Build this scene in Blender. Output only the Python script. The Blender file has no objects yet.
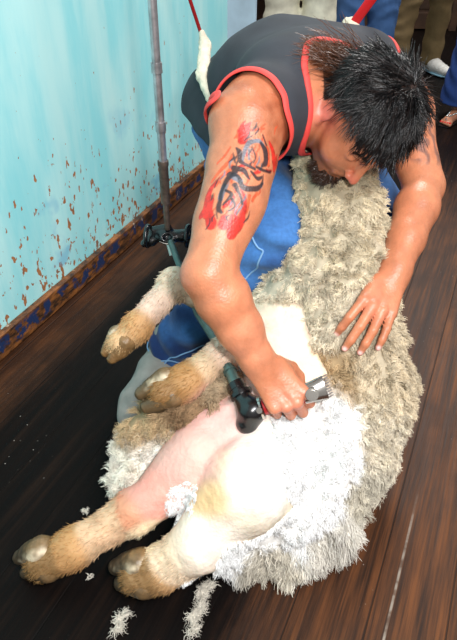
import bpy, math, numpy as np
from mathutils import Vector, Matrix
C = bpy.context.scene
COL = C.collection
rng = np.random.default_rng(7)

# ------------------------------------------------------------------ camera
CAMH, PITCH, FPX = 1.2, math.radians(37.0), 615.0
cd = bpy.data.cameras.new('camera'); cam = bpy.data.objects.new('camera', cd); COL.objects.link(cam)
cam.location = (0, 0, CAMH); cam.rotation_euler = (math.pi/2-PITCH, 0, 0)
cd.sensor_fit = 'VERTICAL'; cd.sensor_height = 24.0; cd.lens = FPX/640*24.0; cd.clip_start = .02; cd.clip_end = 60
C.camera = cam
# ------------------------------------------------------------------ world / light / exposure
w = bpy.data.worlds.new('world'); C.world = w; w.use_nodes = True
w.node_tree.nodes['Background'].inputs[0].default_value = (1.0, .97, .93, 1)
w.node_tree.nodes['Background'].inputs[1].default_value = .36
def lamp(name, typ, loc, power, size=.1, look=None, col=(1, 1, 1), **kw):
    l = bpy.data.lights.new(name, typ); l.energy = power; l.color = col
    if typ == 'AREA': l.shape = 'RECTANGLE'; l.size = size; l.size_y = kw.get('sy', size)
    elif typ in ('POINT', 'SPOT'): l.shadow_soft_size = size
    o = bpy.data.objects.new(name, l); COL.objects.link(o); o.location = loc
    if look: o.rotation_euler = (Vector(look)-Vector(loc)).to_track_quat('-Z', 'Y').to_euler()
    return o
# the photographer's flash, a hand's breadth beside and above the lens
lamp('camera_flash', 'AREA', (.13, -.02, 1.33), 11.5, .07, (.12, 1.3, .4), (1, .985, .96))
# daylight from a high shed opening behind the photographer
lamp('shed_opening_daylight', 'AREA', (1.1, -.7, 3.4), 98, 1.2, (.1, 1.6, .3), (.97, .98, 1), sy=.9)
# unseen overhead fill, added to brighten the onlookers and the back of the shed
lamp('added_back_fill', 'AREA', (1.2, 4.2, 3.3), 100, 1.4, (1.0, 3.6, 0), (1, .98, .94), sy=1.0)
C.view_settings.view_transform = 'Standard'; C.view_settings.look = 'None'
C.view_settings.exposure = 0.32; C.view_settings.gamma = 1.0; C.view_settings.use_curve_mapping = False

# ------------------------------------------------------------------ helpers
V3 = lambda *a: np.array(a, float)
cp, sp = math.cos(PITCH), math.sin(PITCH)
def P(px, py, t):
    """point of the place at depth t along the view axis"""
    a, b = (px-228.5)/FPX, (320-py)/FPX
    return V3(t*a, t*(cp+b*sp), CAMH+t*(-sp+b*cp))
def F0(px, py, z=0.0):
    a, b = (px-228.5)/FPX, (320-py)/FPX
    return P(px, py, (CAMH-z)/(sp-b*cp))
def nrm(v): v = np.asarray(v, float); return v/np.linalg.norm(v)
def lerp(a, b, t): return np.asarray(a)*(1-t)+np.asarray(b)*t

def tag(o, label=None, cat=None, group=None, kind=None):
    if label: o['label'] = label
    if cat: o['category'] = cat
    if group: o['group'] = group
    if kind: o['kind'] = kind
    return o
def empty(name, loc, label=None, cat=None, group=None):
    o = bpy.data.objects.new(name, None); COL.objects.link(o); o.location = tuple(loc); o.empty_display_size = .05
    return tag(o, label, cat, group)
def mkobj(name, verts, faces, mat, parent=None, cols=None, smooth=True):
    """verts Nx3 world, faces MxK array (K=3/4) or list of lists"""
    verts = np.asarray(verts, float); me = bpy.data.meshes.new(name)
    ox = V3(0, 0, 0)
    if parent is not None:
        q = parent; 
        while q is not None: ox = ox+np.array(q.location); q = q.parent
    vv = verts-ox
    if isinstance(faces, np.ndarray) and len(faces):
        k = faces.shape[1]; m = len(faces)
        me.vertices.add(len(vv)); me.vertices.foreach_set('co', vv.astype(np.float32).ravel())
        me.loops.add(m*k); me.loops.foreach_set('vertex_index', faces.astype(np.int32).ravel())
        me.polygons.add(m); me.polygons.foreach_set('loop_start', np.arange(0, m*k, k, dtype=np.int32))
        me.update(calc_edges=True)
    else:
        me.from_pydata([tuple(v) for v in vv], [], [list(f) for f in faces]); me.update()
    me.validate(clean_customdata=False)
    if smooth: me.polygons.foreach_set('use_smooth', np.ones(len(me.polygons), bool))
    if cols is not None:
        at = me.attributes.new('Col', 'FLOAT_COLOR', 'POINT')
        c4 = np.ones((len(verts), 4), np.float32); c4[:, :3] = cols
        at.data.foreach_set('color', c4.ravel())
    if mat: me.materials.append(mat)
    o = bpy.data.objects.new(name, me); COL.objects.link(o)
    if parent is not None: o.parent = parent
    return o
def srgb(r, g, b):
    f = lambda c: (c/255/12.92) if c/255 <= .04045 else ((c/255+.055)/1.055)**2.4
    return np.array([f(r), f(g), f(b)])

class MB:
    """collects simple shapes in world space into one mesh"""
    def __init__(s): s.v = []; s.f = []; s.n = 0
    def add(s, v, f):
        s.v.append(np.asarray(v, float)); s.f += [[i+s.n for i in q] for q in f]; s.n += len(v); return s
    def box(s, c, size, ax=None, bev=.0):
        ax = np.eye(3) if ax is None else np.array(ax); h = np.array(size)/2
        bm = max(bev, 1e-4); v = []; 
        # chamfered box: 24 verts
        sg = [(a, b, c_) for a in (-1, 1) for b in (-1, 1) for c_ in (-1, 1)]
        for q in sg:
            for k in range(3):
                p = np.array(q)*(h-bm); p[k] = q[k]*h[k]; v.append(np.array(c)+p@ax)
        idx = {(q, k): i*3+k for i, q in enumerate(sg) for k in range(3)}
        f = []
        for k in range(3):
            a, b = [(1, 2), (2, 0), (0, 1)][k]
            for sgn in (-1, 1):
                def cr(x, y):
                    q = [0]*3; q[k] = sgn; q[a] = x; q[b] = y; return idx[(tuple(q), k)]
                r = [cr(-1, -1), cr(1, -1), cr(1, 1), cr(-1, 1)]; f.append(r if sgn > 0 else r[::-1])
        for k in range(3):
            a, b = [(1, 2), (2, 0), (0, 1)][k]
            for x in (-1, 1):
                for y in (-1, 1):
                    def cr(z, face):
                        q = [0]*3; q[k] = z; q[a] = x; q[b] = y; return idx[(tuple(q), face)]
                    r = [cr(-1, a), cr(1, a), cr(1, b), cr(-1, b)]; f.append(r if x*y > 0 else r[::-1])
        for q in sg:
            r = [idx[(q, 0)], idx[(q, 1)], idx[(q, 2)]]; f.append(r if q[0]*q[1]*q[2] > 0 else r[::-1])
        return s.add(v, f)
    def tube(s, pts, rad, n=12, cap=True, flat=None):
        pts = [np.array(p, float) for p in pts]; m = len(pts)
        rad = [rad]*m if np.isscalar(rad) else rad
        v = []; u = None
        for i in range(m):
            d = nrm(pts[min(i+1, m-1)]-pts[max(i-1, 0)])
            if u is None:
                u = np.cross(d, V3(0, 0, 1) if abs(d[2]) < .9 else V3(1, 0, 0)) if flat is None else np.array(flat, float)
            u = nrm(u-d*np.dot(u, d)); w_ = np.cross(d, u)
            r = rad[i] if np.ndim(rad[i]) else (rad[i], rad[i])
            for j in range(n):
                a = 2*math.pi*j/n; v.append(pts[i]+u*r[0]*math.cos(a)+w_*r[1]*math.sin(a))
        f = [[i*n+j, i*n+(j+1) % n, (i+1)*n+(j+1) % n, (i+1)*n+j] for i in range(m-1) for j in range(n)]
        if cap: f.append(list(range(n))[::-1]); f.append([(m-1)*n+j for j in range(n)])
        return s.add(v, f)
    def build(s, name, mat, parent=None, smooth=False):
        v = np.concatenate(s.v); o = mkobj(name, v, s.f, mat, parent, None, smooth)
        if smooth == 'auto':
            try: o.data.set_sharp_from_angle(angle=math.radians(35))
            except Exception: pass
        return o

# ---- noise
def vnoise(p, seed=0):
    p = np.asarray(p, float); i = np.floor(p).astype(np.int64); f = p-i; f = f*f*(3-2*f)
    def h(a, b, c):
        n = (a*374761393+b*668265263+c*2147483647*0+c*1274126177+seed*974634777) & 0xffffffff
        n = ((n ^ (n >> 13))*1274126177) & 0xffffffff; n = n ^ (n >> 16)
        return (n & 0xffff)/65535.0
    r = 0
    for dx in (0, 1):
        for dy in (0, 1):
            for dz in (0, 1):
                wgt = (f[:, 0] if dx else 1-f[:, 0])*(f[:, 1] if dy else 1-f[:, 1])*(f[:, 2] if dz else 1-f[:, 2])
                r = r+wgt*h(i[:, 0]+dx, i[:, 1]+dy, i[:, 2]+dz)
    return r*2-1
def fbm(p, o=3, seed=0):
    r = 0; a = 1; p = np.asarray(p, float)
    for k in range(o): r = r+a*vnoise(p*2**k+k*17.3, seed+k); a *= .5
    return r
# ---- signed distance shapes
def smin(a, b, k):
    h = np.clip(.5+.5*(b-a)/k, 0, 1); return b*(1-h)+a*h-k*h*(1-h)
def smax(a, b, k): return -smin(-a, -b, k)
def cone(p, a, b, ra, rb, flat=None, ff=1.0):
    """tapered capsule; flat direction with factor ff (>1 thinner)"""
    a = np.asarray(a, float); b = np.asarray(b, float); ab = b-a; L = np.dot(ab, ab)+1e-12
    t = np.clip((p-a)@ab/L, 0, 1); o = p-a-t[:, None]*ab
    if flat is not None:
        fl = nrm(flat); c = o@fl; d = np.sqrt(np.maximum((o*o).sum(1)+c*c*(ff*ff-1), 1e-12))
        r = ra+(rb-ra)*t; return (d-r)/(1+(ff-1)*.35)
    return np.sqrt((o*o).sum(1))-(ra+(rb-ra)*t)
def ell(p, c, r, ax=None):
    q = p-np.asarray(c)
    if ax is not None: q = q@np.array(ax).T
    r = np.array(r, float); k0 = np.sqrt(((q/r)**2).sum(1)); k1 = np.sqrt(((q/(r*r))**2).sum(1))
    return k0*(k0-1)/np.maximum(k1, 1e-9)
def chain(p, pts, rad, k=.01, flat=None, ff=1.0):
    d = None
    for i in range(len(pts)-1):
        e = cone(p, pts[i], pts[i+1], rad[i], rad[i+1], flat, ff)
        d = e if d is None else smin(d, e, k)
    return d
def mesh_sdf(F, lo, hi, h, B=4):
    lo = np.array(lo, float); hi = np.array(hi, float)
    nb = np.ceil((hi-lo)/(h*B)).astype(int)+1; n = nb*B
    g = np.stack(np.meshgrid(*[np.arange(k) for k in nb], indexing='ij'), -1).reshape(-1, 3)
    dc = F(lo+(g*B+(B-1)/2)*h)
    D = np.empty(tuple(n), np.float32)
    big = np.where(dc.reshape(tuple(nb)) < 0, -9., 9.).astype(np.float32)
    D[:] = np.repeat(np.repeat(np.repeat(big, B, 0), B, 1), B, 2)
    near = g[np.abs(dc) < h*B*1.9+.004]
    loc = np.stack(np.meshgrid(*[np.arange(B)]*3, indexing='ij'), -1).reshape(-1, 3)
    for s in range(0, len(near), 6000):
        idx = (near[s:s+6000, None, :]*B+loc[None]).reshape(-1, 3)
        D[idx[:, 0], idx[:, 1], idx[:, 2]] = F(lo+idx*h)
    S = D < 0
    c = S[:-1, :-1, :-1].astype(np.int8)
    tot = sum(S[a:n[0]-1+a, b:n[1]-1+b, e:n[2]-1+e].astype(np.int8) for a in (0, 1) for b in (0, 1) for e in (0, 1))
    act = np.argwhere((tot > 0) & (tot < 8))
    ids = -np.ones(tot.shape, np.int32); ids[act[:, 0], act[:, 1], act[:, 2]] = np.arange(len(act))
    acc = np.zeros((len(act), 3)); cnt = np.zeros(len(act))
    for ax in range(3):
        for u in (0, 1):
            for v in (0, 1):
                o0 = np.zeros(3, int); o0[(ax+1) % 3] = u; o0[(ax+2) % 3] = v; o1 = o0.copy(); o1[ax] = 1
                i0 = act+o0; i1 = act+o1
                d0 = D[i0[:, 0], i0[:, 1], i0[:, 2]]; d1 = D[i1[:, 0], i1[:, 1], i1[:, 2]]
                m = (d0 < 0) != (d1 < 0); t = d0[m]/(d0[m]-d1[m])
                q = o0[None].repeat(m.sum(), 0).astype(float); q[:, ax] = t
                acc[m] += q; cnt[m] += 1
    verts = lo+(act+acc/cnt[:, None])*h
    quads = []
    for ax in range(3):
        sl0 = [slice(None)]*3; sl1 = [slice(None)]*3; sl0[ax] = slice(0, -1); sl1[ax] = slice(1, None)
        a0 = S[tuple(sl0)]; a1 = S[tuple(sl1)]; e = np.argwhere(a0 != a1)
        u, v = (ax+1) % 3, (ax+2) % 3
        ok = (e[:, u] > 0) & (e[:, v] > 0) & (e[:, u] < tot.shape[u]) & (e[:, v] < tot.shape[v]); e = e[ok]
        ins = a0[e[:, 0], e[:, 1], e[:, 2]]
        def cid(du, dv):
            q = e.copy(); q[:, u] += du; q[:, v] += dv; return ids[q[:, 0], q[:, 1], q[:, 2]]
        Q = np.stack([cid(-1, -1), cid(0, -1), cid(0, 0), cid(-1, 0)], 1)
        Q[~ins] = Q[~ins][:, ::-1]; quads.append(Q)
    Q = np.concatenate(quads); Q = Q[(Q >= 0).all(1)]
    return verts, Q
def grad(F, v, e=.002):
    g = np.stack([F(v+np.eye(3)[k]*e)-F(v-np.eye(3)[k]*e) for k in range(3)], 1)
    return g/np.maximum(np.linalg.norm(g, axis=1), 1e-9)[:, None]
def keep(verts, Q, mask):
    """drop faces whose vertices are not all in mask"""
    Q = Q[mask[Q].all(1)]; used = np.zeros(len(verts), bool); used[Q.ravel()] = True
    mp = np.cumsum(used)-1; return verts[used], mp[Q], used
def strands(roots, dirs, length, rad, segs=5, sides=3, curl=0.0, curln=2.0, grav=0.0, jit=.25, bend=None, follow=None, tip=.25, cols=None, tipcol=None):
    """tapered curly tubes as one vertex/face set"""
    N = len(roots); length = np.broadcast_to(length, N).astype(float); rad = np.broadcast_to(rad, N).astype(float)
    d = dirs+rng.normal(0, jit, (N, 3)); d /= np.linalg.norm(d, axis=1)[:, None]
    a = np.cross(d, rng.normal(0, 1, (N, 3))); a /= np.linalg.norm(a, axis=1)[:, None]; b = np.cross(d, a)
    ph = rng.uniform(0, 6.28, N); p = roots.copy(); pts = []
    cn = curln*rng.uniform(.7, 1.3, N)
    for s in range(segs+1):
        t = s/segs
        off = (a*np.cos(ph+6.28*cn*t)[:, None]+b*np.sin(ph+6.28*cn*t)[:, None])*(curl*min(1, t*2.5))
        pts.append(p+off)
        d = d+V3(0, 0, -grav)[None]/segs
        if bend is not None: d = d+bend/segs
        d /= np.linalg.norm(d, axis=1)[:, None]
        p = p+d*(length/segs)[:, None]
        if follow is not None: p, d = follow(p, d, t)
    V = []; 
    for s in range(segs+1):
        t = s/segs; r = rad*((1-t)*(1-tip)+tip)*(1 if s < segs else .6)
        dd = pts[min(s+1, segs)]-pts[max(s-1, 0)]; dd /= np.maximum(np.linalg.norm(dd, axis=1), 1e-9)[:, None]
        u = a-dd*(a*dd).sum(1)[:, None]; u /= np.maximum(np.linalg.norm(u, axis=1), 1e-9)[:, None]; v = np.cross(dd, u)
        for j in range(sides):
            an = 6.2832*j/sides; V.append(pts[s]+(u*math.cos(an)+v*math.sin(an))*r[:, None])
    V = np.stack(V, 1)   # N, (segs+1)*sides, 3
    q = [[s*sides+j, s*sides+(j+1) % sides, (s+1)*sides+(j+1) % sides, (s+1)*sides+j] for s in range(segs) for j in range(sides)]
    q = np.array(q); K = (segs+1)*sides
    Q = (q[None]+(np.arange(N)*K)[:, None, None]).reshape(-1, 4)
    cc = None
    if cols is not None:
        tc = cols if tipcol is None else tipcol
        tt = np.repeat(np.arange(segs+1)/segs, sides)[None, :, None]
        cc = (cols[:, None, :]*(1-tt)+tc[:, None, :]*tt).reshape(-1, 3)
    return V.reshape(-1, 3), Q, cc
def sample(verts, Q, n, mask=None):
    if mask is not None: Q = Q[mask[Q].all(1)]
    a, b, c, d = [verts[Q[:, k]] for k in range(4)]
    ar = np.linalg.norm(np.cross(c-a, d-b), axis=1); ar /= ar.sum()
    i = rng.choice(len(Q), n, p=ar); u = rng.random((n, 1)); v = rng.random((n, 1))
    p = (a[i]*(1-u)+b[i]*u)*(1-v)+(d[i]*(1-u)+c[i]*u)*v
    nn = np.cross(c[i]-a[i], d[i]-b[i]); nn /= np.maximum(np.linalg.norm(nn, axis=1), 1e-12)[:, None]
    return p, nn
def frame(d, n):
    d = nrm(d); n = np.asarray(n, float); n = nrm(n-d*np.dot(n, d)); return d, n, np.cross(d, n)

# ---- materials
def mat(name, col=(.5, .5, .5), rough=.6, attr=False, metal=0, sss=0, spec=.5, bump=None, var=None, coat=0, sheen=0, trans=0, varsc=30):
    m = bpy.data.materials.new(name); m.use_nodes = True; nt = m.node_tree; b = nt.nodes['Principled BSDF']
    b.inputs['Base Color'].default_value = (*col, 1); b.inputs['Roughness'].default_value = rough
    b.inputs['Metallic'].default_value = metal; b.inputs['Specular IOR Level'].default_value = spec
    if sss:
        b.inputs['Subsurface Weight'].default_value = sss; b.inputs['Subsurface Radius'].default_value = (1, .35, .2); b.inputs['Subsurface Scale'].default_value = .006
    if coat: b.inputs['Coat Weight'].default_value = coat; b.inputs['Coat Roughness'].default_value = .25
    if sheen: b.inputs['Sheen Weight'].default_value = sheen
    src = None
    if attr:
        a = nt.nodes.new('ShaderNodeAttribute'); a.attribute_name = 'Col'; src = a.outputs['Color']
    if var:
        tc = nt.nodes.new('ShaderNodeTexCoord')
        nz = nt.nodes.new('ShaderNodeTexNoise'); nz.inputs['Scale'].default_value = varsc; nz.inputs['Detail'].default_value = 6
        nt.links.new(tc.outputs['Object'], nz.inputs['Vector'])
        mr = nt.nodes.new('ShaderNodeMapRange'); mr.inputs[1].default_value = .3; mr.inputs[2].default_value = .7
        mr.inputs[3].default_value = 1-var; mr.inputs[4].default_value = 1+var
        nt.links.new(nz.outputs['Fac'], mr.inputs[0])
        mx = nt.nodes.new('ShaderNodeVectorMath'); mx.operation = 'SCALE'
        if src is not None: nt.links.new(src, mx.inputs[0])
        else: mx.inputs[0].default_value = tuple(col)
        nt.links.new(mr.outputs[0], mx.inputs['Scale']); src = mx.outputs[0]
    if src is not None: nt.links.new(src, b.inputs['Base Color'])
    if bump:
        tc = nt.nodes.new('ShaderNodeTexCoord'); nz = nt.nodes.new('ShaderNodeTexNoise')
        nz.inputs['Scale'].default_value = bump[0]; nz.inputs['Detail'].default_value = 5
        nt.links.new(tc.outputs['Object'], nz.inputs['Vector'])
        bp = nt.nodes.new('ShaderNodeBump'); bp.inputs['Strength'].default_value = bump[1]; bp.inputs['Distance'].default_value = bump[2]
        nt.links.new(nz.outputs['Fac'], bp.inputs['Height']); nt.links.new(bp.outputs[0], b.inputs['Normal'])
    return m
class NT:
    """tiny node-graph helper"""
    def __init__(s, name):
        s.m = bpy.data.materials.new(name); s.m.use_nodes = True; s.nt = s.m.node_tree; s.b = s.nt.nodes['Principled BSDF']
    def n(s, t, **kw):
        x = s.nt.nodes.new(t)
        for k, v in kw.items():
            if k.startswith('i_'):
                key = k[2:]; key = int(key) if key.isdigit() else key.replace('_', ' ')
                s.set(x.inputs[key], v)
            else: setattr(x, k, v)
        return x
    def set(s, inp, v):
        if hasattr(v, 'is_output'): s.nt.links.new(v, inp)
        else: inp.default_value = v
    def math(s, op, a, b=0., c=None, clamp=False):
        x = s.n('ShaderNodeMath', operation=op, use_clamp=clamp); s.set(x.inputs[0], a); s.set(x.inputs[1], b)
        if c is not None: s.set(x.inputs[2], c)
        return x.outputs[0]
    def mix(s, f, a, b):
        x = s.n('ShaderNodeMix', data_type='RGBA'); s.set(x.inputs[0], f)
        for k, v in ((6, a), (7, b)):
            s.set(x.inputs[k], v if hasattr(v, 'is_output') else (*v, 1))
        return x.outputs[2]
    def noise(s, vec, sc, det=4, rough=.5, scale3=None):
        if scale3:
            mp = s.n('ShaderNodeMapping'); s.set(mp.inputs[0], vec); mp.inputs['Scale'].default_value = scale3; vec = mp.outputs[0]
        x = s.n('ShaderNodeTexNoise'); s.set(x.inputs['Vector'], vec); x.inputs['Scale'].default_value = sc
        x.inputs['Detail'].default_value = det; x.inputs['Roughness'].default_value = rough; return x.outputs['Fac']
    def step(s, v, a, b, to0=0., to1=1.):
        x = s.n('ShaderNodeMapRange', interpolation_type='SMOOTHSTEP'); s.set(x.inputs[0], v)
        x.inputs[1].default_value = a; x.inputs[2].default_value = b; x.inputs[3].default_value = to0; x.inputs[4].default_value = to1
        return x.outputs[0]

# ================================================================== STRUCTURE
WA = F0(0, 356); WD = nrm(V3(.636, 1.445, 0)); WN = V3(WD[1], -WD[0], 0)     # wall foot, direction, normal into the room
def floor_mat():
    g = NT('worn_floorboards'); tc = g.n('ShaderNodeTexCoord')
    ang = math.atan2(WD[0], WD[1])
    mp = g.n('ShaderNodeMapping'); g.set(mp.inputs[0], tc.outputs['Object']); mp.inputs['Rotation'].default_value = (0, 0, ang)
    v = mp.outputs[0]; sx = g.n('ShaderNodeSeparateXYZ'); g.set(sx.inputs[0], v); X, Y = sx.outputs[0], sx.outputs[1]
    # planks 0.145 wide across X
    xs = g.math('DIVIDE', g.math('ADD', X, -.005), .145); fx = g.math('FRACT', xs); fl = g.math('FLOOR', xs)
    seam = g.math('MINIMUM', fx, g.math('SUBTRACT', 1., fx))
    seamm = g.step(seam, .006, .016, 1, 0)
    wn = g.n('ShaderNodeTexWhiteNoise', noise_dimensions='1D'); g.set(wn.inputs['W'], fl)
    pl = wn.outputs['Value']
    cb = g.n('ShaderNodeCombineXYZ'); g.set(cb.inputs[0], X); g.set(cb.inputs[1], Y); g.set(cb.inputs[2], g.math('MULTIPLY', pl, 9.))
    gr = g.noise(cb.outputs[0], 1., 7, .65, (150, 5, 1)); gr2 = g.noise(cb.outputs[0], 1., 5, .6, (40, 2.2, 1))
    bl = g.noise(cb.outputs[0], 5., 4, .6)
    f = g.math('ADD', g.math('MULTIPLY', gr, .6), g.math('MULTIPLY', gr2, .6))
    f = g.math('ADD', f, g.math('MULTIPLY', pl, .10))
    col = g.mix(g.step(f, .45, .9), tuple(srgb(34, 18, 9)), tuple(srgb(108, 62, 28)))
    col = g.mix(g.step(bl, .42, .72, 0, .75), col, tuple(srgb(48, 25, 11)))
    # greasy black stain worn into the boards of the shearing stand
    blk = g.math('ADD', X, g.math('MULTIPLY', g.math('SUBTRACT', g.noise(v, 6., 5, .65, (1, .5, 1)), .5), .10))
    m1 = g.step(blk, STX-.05, STX+.03, 1, 0)
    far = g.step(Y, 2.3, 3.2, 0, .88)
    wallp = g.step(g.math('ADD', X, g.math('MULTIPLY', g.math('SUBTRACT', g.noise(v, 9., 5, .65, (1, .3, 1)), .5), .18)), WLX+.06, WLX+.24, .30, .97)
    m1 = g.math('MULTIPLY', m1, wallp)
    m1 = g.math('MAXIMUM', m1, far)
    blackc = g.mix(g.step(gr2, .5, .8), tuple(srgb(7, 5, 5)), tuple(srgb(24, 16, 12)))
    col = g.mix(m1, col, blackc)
    sp_ = g.n('ShaderNodeTexVoronoi'); g.set(sp_.inputs['Vector'], v); sp_.inputs['Scale'].default_value = 55
    spk = g.math('MULTIPLY', g.step(sp_.outputs['Distance'], .05, .09, 1, 0), g.step(g.noise(v, 2.3, 2), .54, .64))
    col = g.mix(g.math('MULTIPLY', spk, .6), col, tuple(srgb(200, 190, 180)))
    col = g.mix(g.math('MULTIPLY', seamm, .75), col, tuple(srgb(14, 9, 7)))
    # one open seam filled with pale dust
    ds = g.step(g.math('ABSOLUTE', g.math('SUBTRACT', X, DSX)), .0012, .0035, 1, 0)
    col = g.mix(g.math('MULTIPLY', ds, g.math('MULTIPLY', g.step(Y, .85, 1.05, 1, 0), g.step(g.noise(v, 30, 3), .35, .6, .15, .8))), col, tuple(srgb(150, 140, 128)))
    g.set(g.b.inputs['Base Color'], col); g.set(g.b.inputs['Roughness'], g.math('MULTIPLY_ADD', gr, .3, .38)); g.set(g.b.inputs['Specular IOR Level'], g.math('MULTIPLY_ADD', m1, -.22, .30))
    bp = g.n('ShaderNodeBump'); bp.inputs['Strength'].default_value = .5; bp.inputs['Distance'].default_value = .002
    g.set(bp.inputs['Height'], g.math('SUBTRACT', gr, g.math('MULTIPLY', seamm, 1.5))); g.set(g.b.inputs['Normal'], bp.outputs[0])
    return g.m
def rotX(p): return p[0]*math.cos(math.atan2(WD[0], WD[1]))-p[1]*math.sin(math.atan2(WD[0], WD[1]))
STX = rotX(F0(246, 610)); WLX = rotX(WA); DSX = rotX(F0(400, 570))
fl = MB(); n = 2
fl.add([(-4, -3, 0), (7, -3, 0), (7, 9, 0), (-4, 9, 0)], [[0, 1, 2, 3]])
tag(fl.build('floor', floor_mat()), 'dark greasy shearing shed floorboards running along the blue wall', None, None, 'structure')

def wall_mat():
    g = NT('flaking_turquoise_paint'); tc = g.n('ShaderNodeTexCoord'); v = tc.outputs['Object']
    sx = g.n('ShaderNodeSeparateXYZ'); g.set(sx.inputs[0], v); Z = sx.outputs[2]
    st = g.noise(v, 1., 5, .6, (9, 9, 1.6)); big = g.noise(v, 2.2, 4)
    col = g.mix(g.step(st, .35, .7), tuple(srgb(150, 226, 232)), tuple(srgb(190, 240, 240)))
    col = g.mix(g.step(big, .5, .75, 0, .5), col, tuple(srgb(214, 246, 242)))
    # knocks that show rusty board, thicker towards the foot
    low = g.step(Z, .05, .75, 1, 0)
    n1 = g.noise(v, 1., 3, .5, (50, 50, 27)); reg = g.noise(v, 7., 3)
    th = g.math('SUBTRACT', .745, g.math('ADD', g.math('MULTIPLY', low, .145), g.math('MULTIPLY', g.step(reg, .45, .7), .05)))
    chip = g.step(g.math('SUBTRACT', n1, th), 0., .018)
    rc = g.mix(g.noise(v, 80, 2), tuple(srgb(120, 62, 22)), tuple(srgb(205, 130, 66)))
    col = g.mix(g.math('MULTIPLY', chip, .95), col, rc)
    n3 = g.noise(v, 1., 3, .5, (30, 30, 22))
    vl = g.step(Z, .0, .22, 1, 0)
    chip2 = g.step(g.math('SUBTRACT', n3, g.math('SUBTRACT', .80, g.math('MULTIPLY', vl, .325))), 0., .02)
    col = g.mix(g.math('MULTIPLY', chip2, .9), col, g.mix(g.noise(v, 60, 3), tuple(srgb(92, 52, 22)), tuple(srgb(176, 104, 46))))
    bn = g.step(g.noise(v, 5.5, 4), .60, .70)
    col = g.mix(g.math('MULTIPLY', bn, g.math('MULTIPLY', low, .6)), col, tuple(srgb(96, 176, 214)))
    g.set(g.b.inputs['Base Color'], col); g.b.inputs['Roughness'].default_value = .45; g.b.inputs['Specular IOR Level'].default_value = .3
    bp = g.n('ShaderNodeBump'); bp.inputs['Strength'].default_value = .4; bp.inputs['Distance'].default_value = .002
    g.set(bp.inputs['Height'], g.math('SUBTRACT', st, g.math('ADD', chip, chip2))); g.set(g.b.inputs['Normal'], bp.outputs[0])
    return g.m
WL0, WL1 = -2.2, np.dot(F0(236, 157)-WA, WD)
AX = [WD, -WN, V3(0, 0, 1)]
wb = MB(); wb.box(WA+WD*(WL0+WL1)/2-WN*.05+V3(0, 0, 1.3), (WL1-WL0, .1, 2.6), AX, .002)
tag(wb.build('wall_left', wall_mat()), 'turquoise painted wall with flaked rusty chips', None, None, 'structure')
def base_mat():
    g = NT('scuffed_baseboard'); tc = g.n('ShaderNodeTexCoord'); v = tc.outputs['Object']
    sx = g.n('ShaderNodeSeparateXYZ'); g.set(sx.inputs[0], v); Z = sx.outputs[2]
    n1 = g.noise(v, 1., 6, .65, (18, 18, 60)); n2 = g.noise(v, 22, 4, .6); n3 = g.noise(v, 9, 3)
    col = g.mix(g.step(n1, .35, .7), tuple(srgb(36, 22, 12)), tuple(srgb(150, 92, 42)))
    blue = g.math('MULTIPLY', g.step(n2, .49, .56), g.step(g.math('ABSOLUTE', g.math('SUBTRACT', Z, .045)), .018, .034, 1, 0))
    col = g.mix(blue, col, tuple(srgb(24, 46, 88)))
    col = g.mix(g.math('MULTIPLY', g.step(n2, .62, .68), g.step(n3, .55, .6)), col, tuple(srgb(180, 160, 140)))
    g.set(g.b.inputs['Base Color'], col); g.b.inputs['Roughness'].default_value = .6
    return g.m
bb = MB(); bb.box(WA+WD*(WL0+WL1)/2+WN*.011+V3(0, 0, .042), (WL1-WL0, .022, .084), AX, .006)
tag(bb.build('baseboard_left', base_mat()), 'rusty brown baseboard with scuffed dark blue paint', None, None, 'structure')
# far side of the shed
m_dark = mat('dark_shed_boards', tuple(srgb(46, 30, 20)), .8, var=.5, varsc=6, bump=(30, .4, .01))
bw = MB(); bw.box((1.5, 7.55, 1.3), (9, .1, 2.6), None, .002)
tag(bw.build('wall_back', m_dark), 'dark boarded wall at the far end of the shed', None, None, 'structure')
m_pale = mat('pale_blue_post_paint', tuple(srgb(176, 200, 216)), .5, var=.14, varsc=9, bump=(40, .3, .004))
tp = MB(); q = WA+WD*(WL1+.14); tp.box((q[0]+.0, q[1]+.16, 1.3), (.16, .16, 2.6), None, .008)
tag(tp.build('trim_1', m_pale), 'pale blue painted door post past the end of the turquoise wall', None, None, 'structure')

# ================================================================== SHEEP
def blobcol(p, lst, seed=3, amp=.25, sharp=10.):
    """colour of wool or hide from a few patches: (centre, radius, colour)"""
    W = 0; R = 0; nz = fbm(p*22, 3, seed)
    for c, r, col in lst:
        d = np.linalg.norm(p-np.asarray(c), axis=1)/r
        wt = np.exp(-sharp*np.clip(d+nz*amp*.3, 0, None)**2*.25)+1e-9; W = W+wt; R = R+wt[:, None]*np.asarray(col)[None]
    return R/W[:, None]
H1 = [P(252, 425, 1.31), P(200, 462, 1.255), P(137, 510, 1.235), P(76, 548, 1.245), P(43, 562, 1.25)]
H2 = [P(282, 438, 1.30), P(245, 487, 1.195), P(198, 545, 1.175), P(163, 568, 1.20), P(139, 575, 1.205)]
FA = [P(262, 335, 1.40), P(215, 300, 1.44), P(174, 283, 1.40), P(138, 326, 1.37), P(120, 343, 1.36)]
FB = [P(285, 345, 1.36), P(258, 352, 1.32), P(228, 352, 1.29), P(184, 382, 1.255), P(164, 391, 1.245)]
SP = [P(300, 478, 1.36), P(285, 415, 1.40), P(300, 340, 1.47), P(330, 270, 1.47), P(336, 205, 1.45), P(338, 160, 1.47)]
SNK = [SP[-1], SP[-1]+V3(.0, .12, -.02), SP[-1]+V3(.0, .17, -.14)]      # head lolls back between the man's knees
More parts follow.
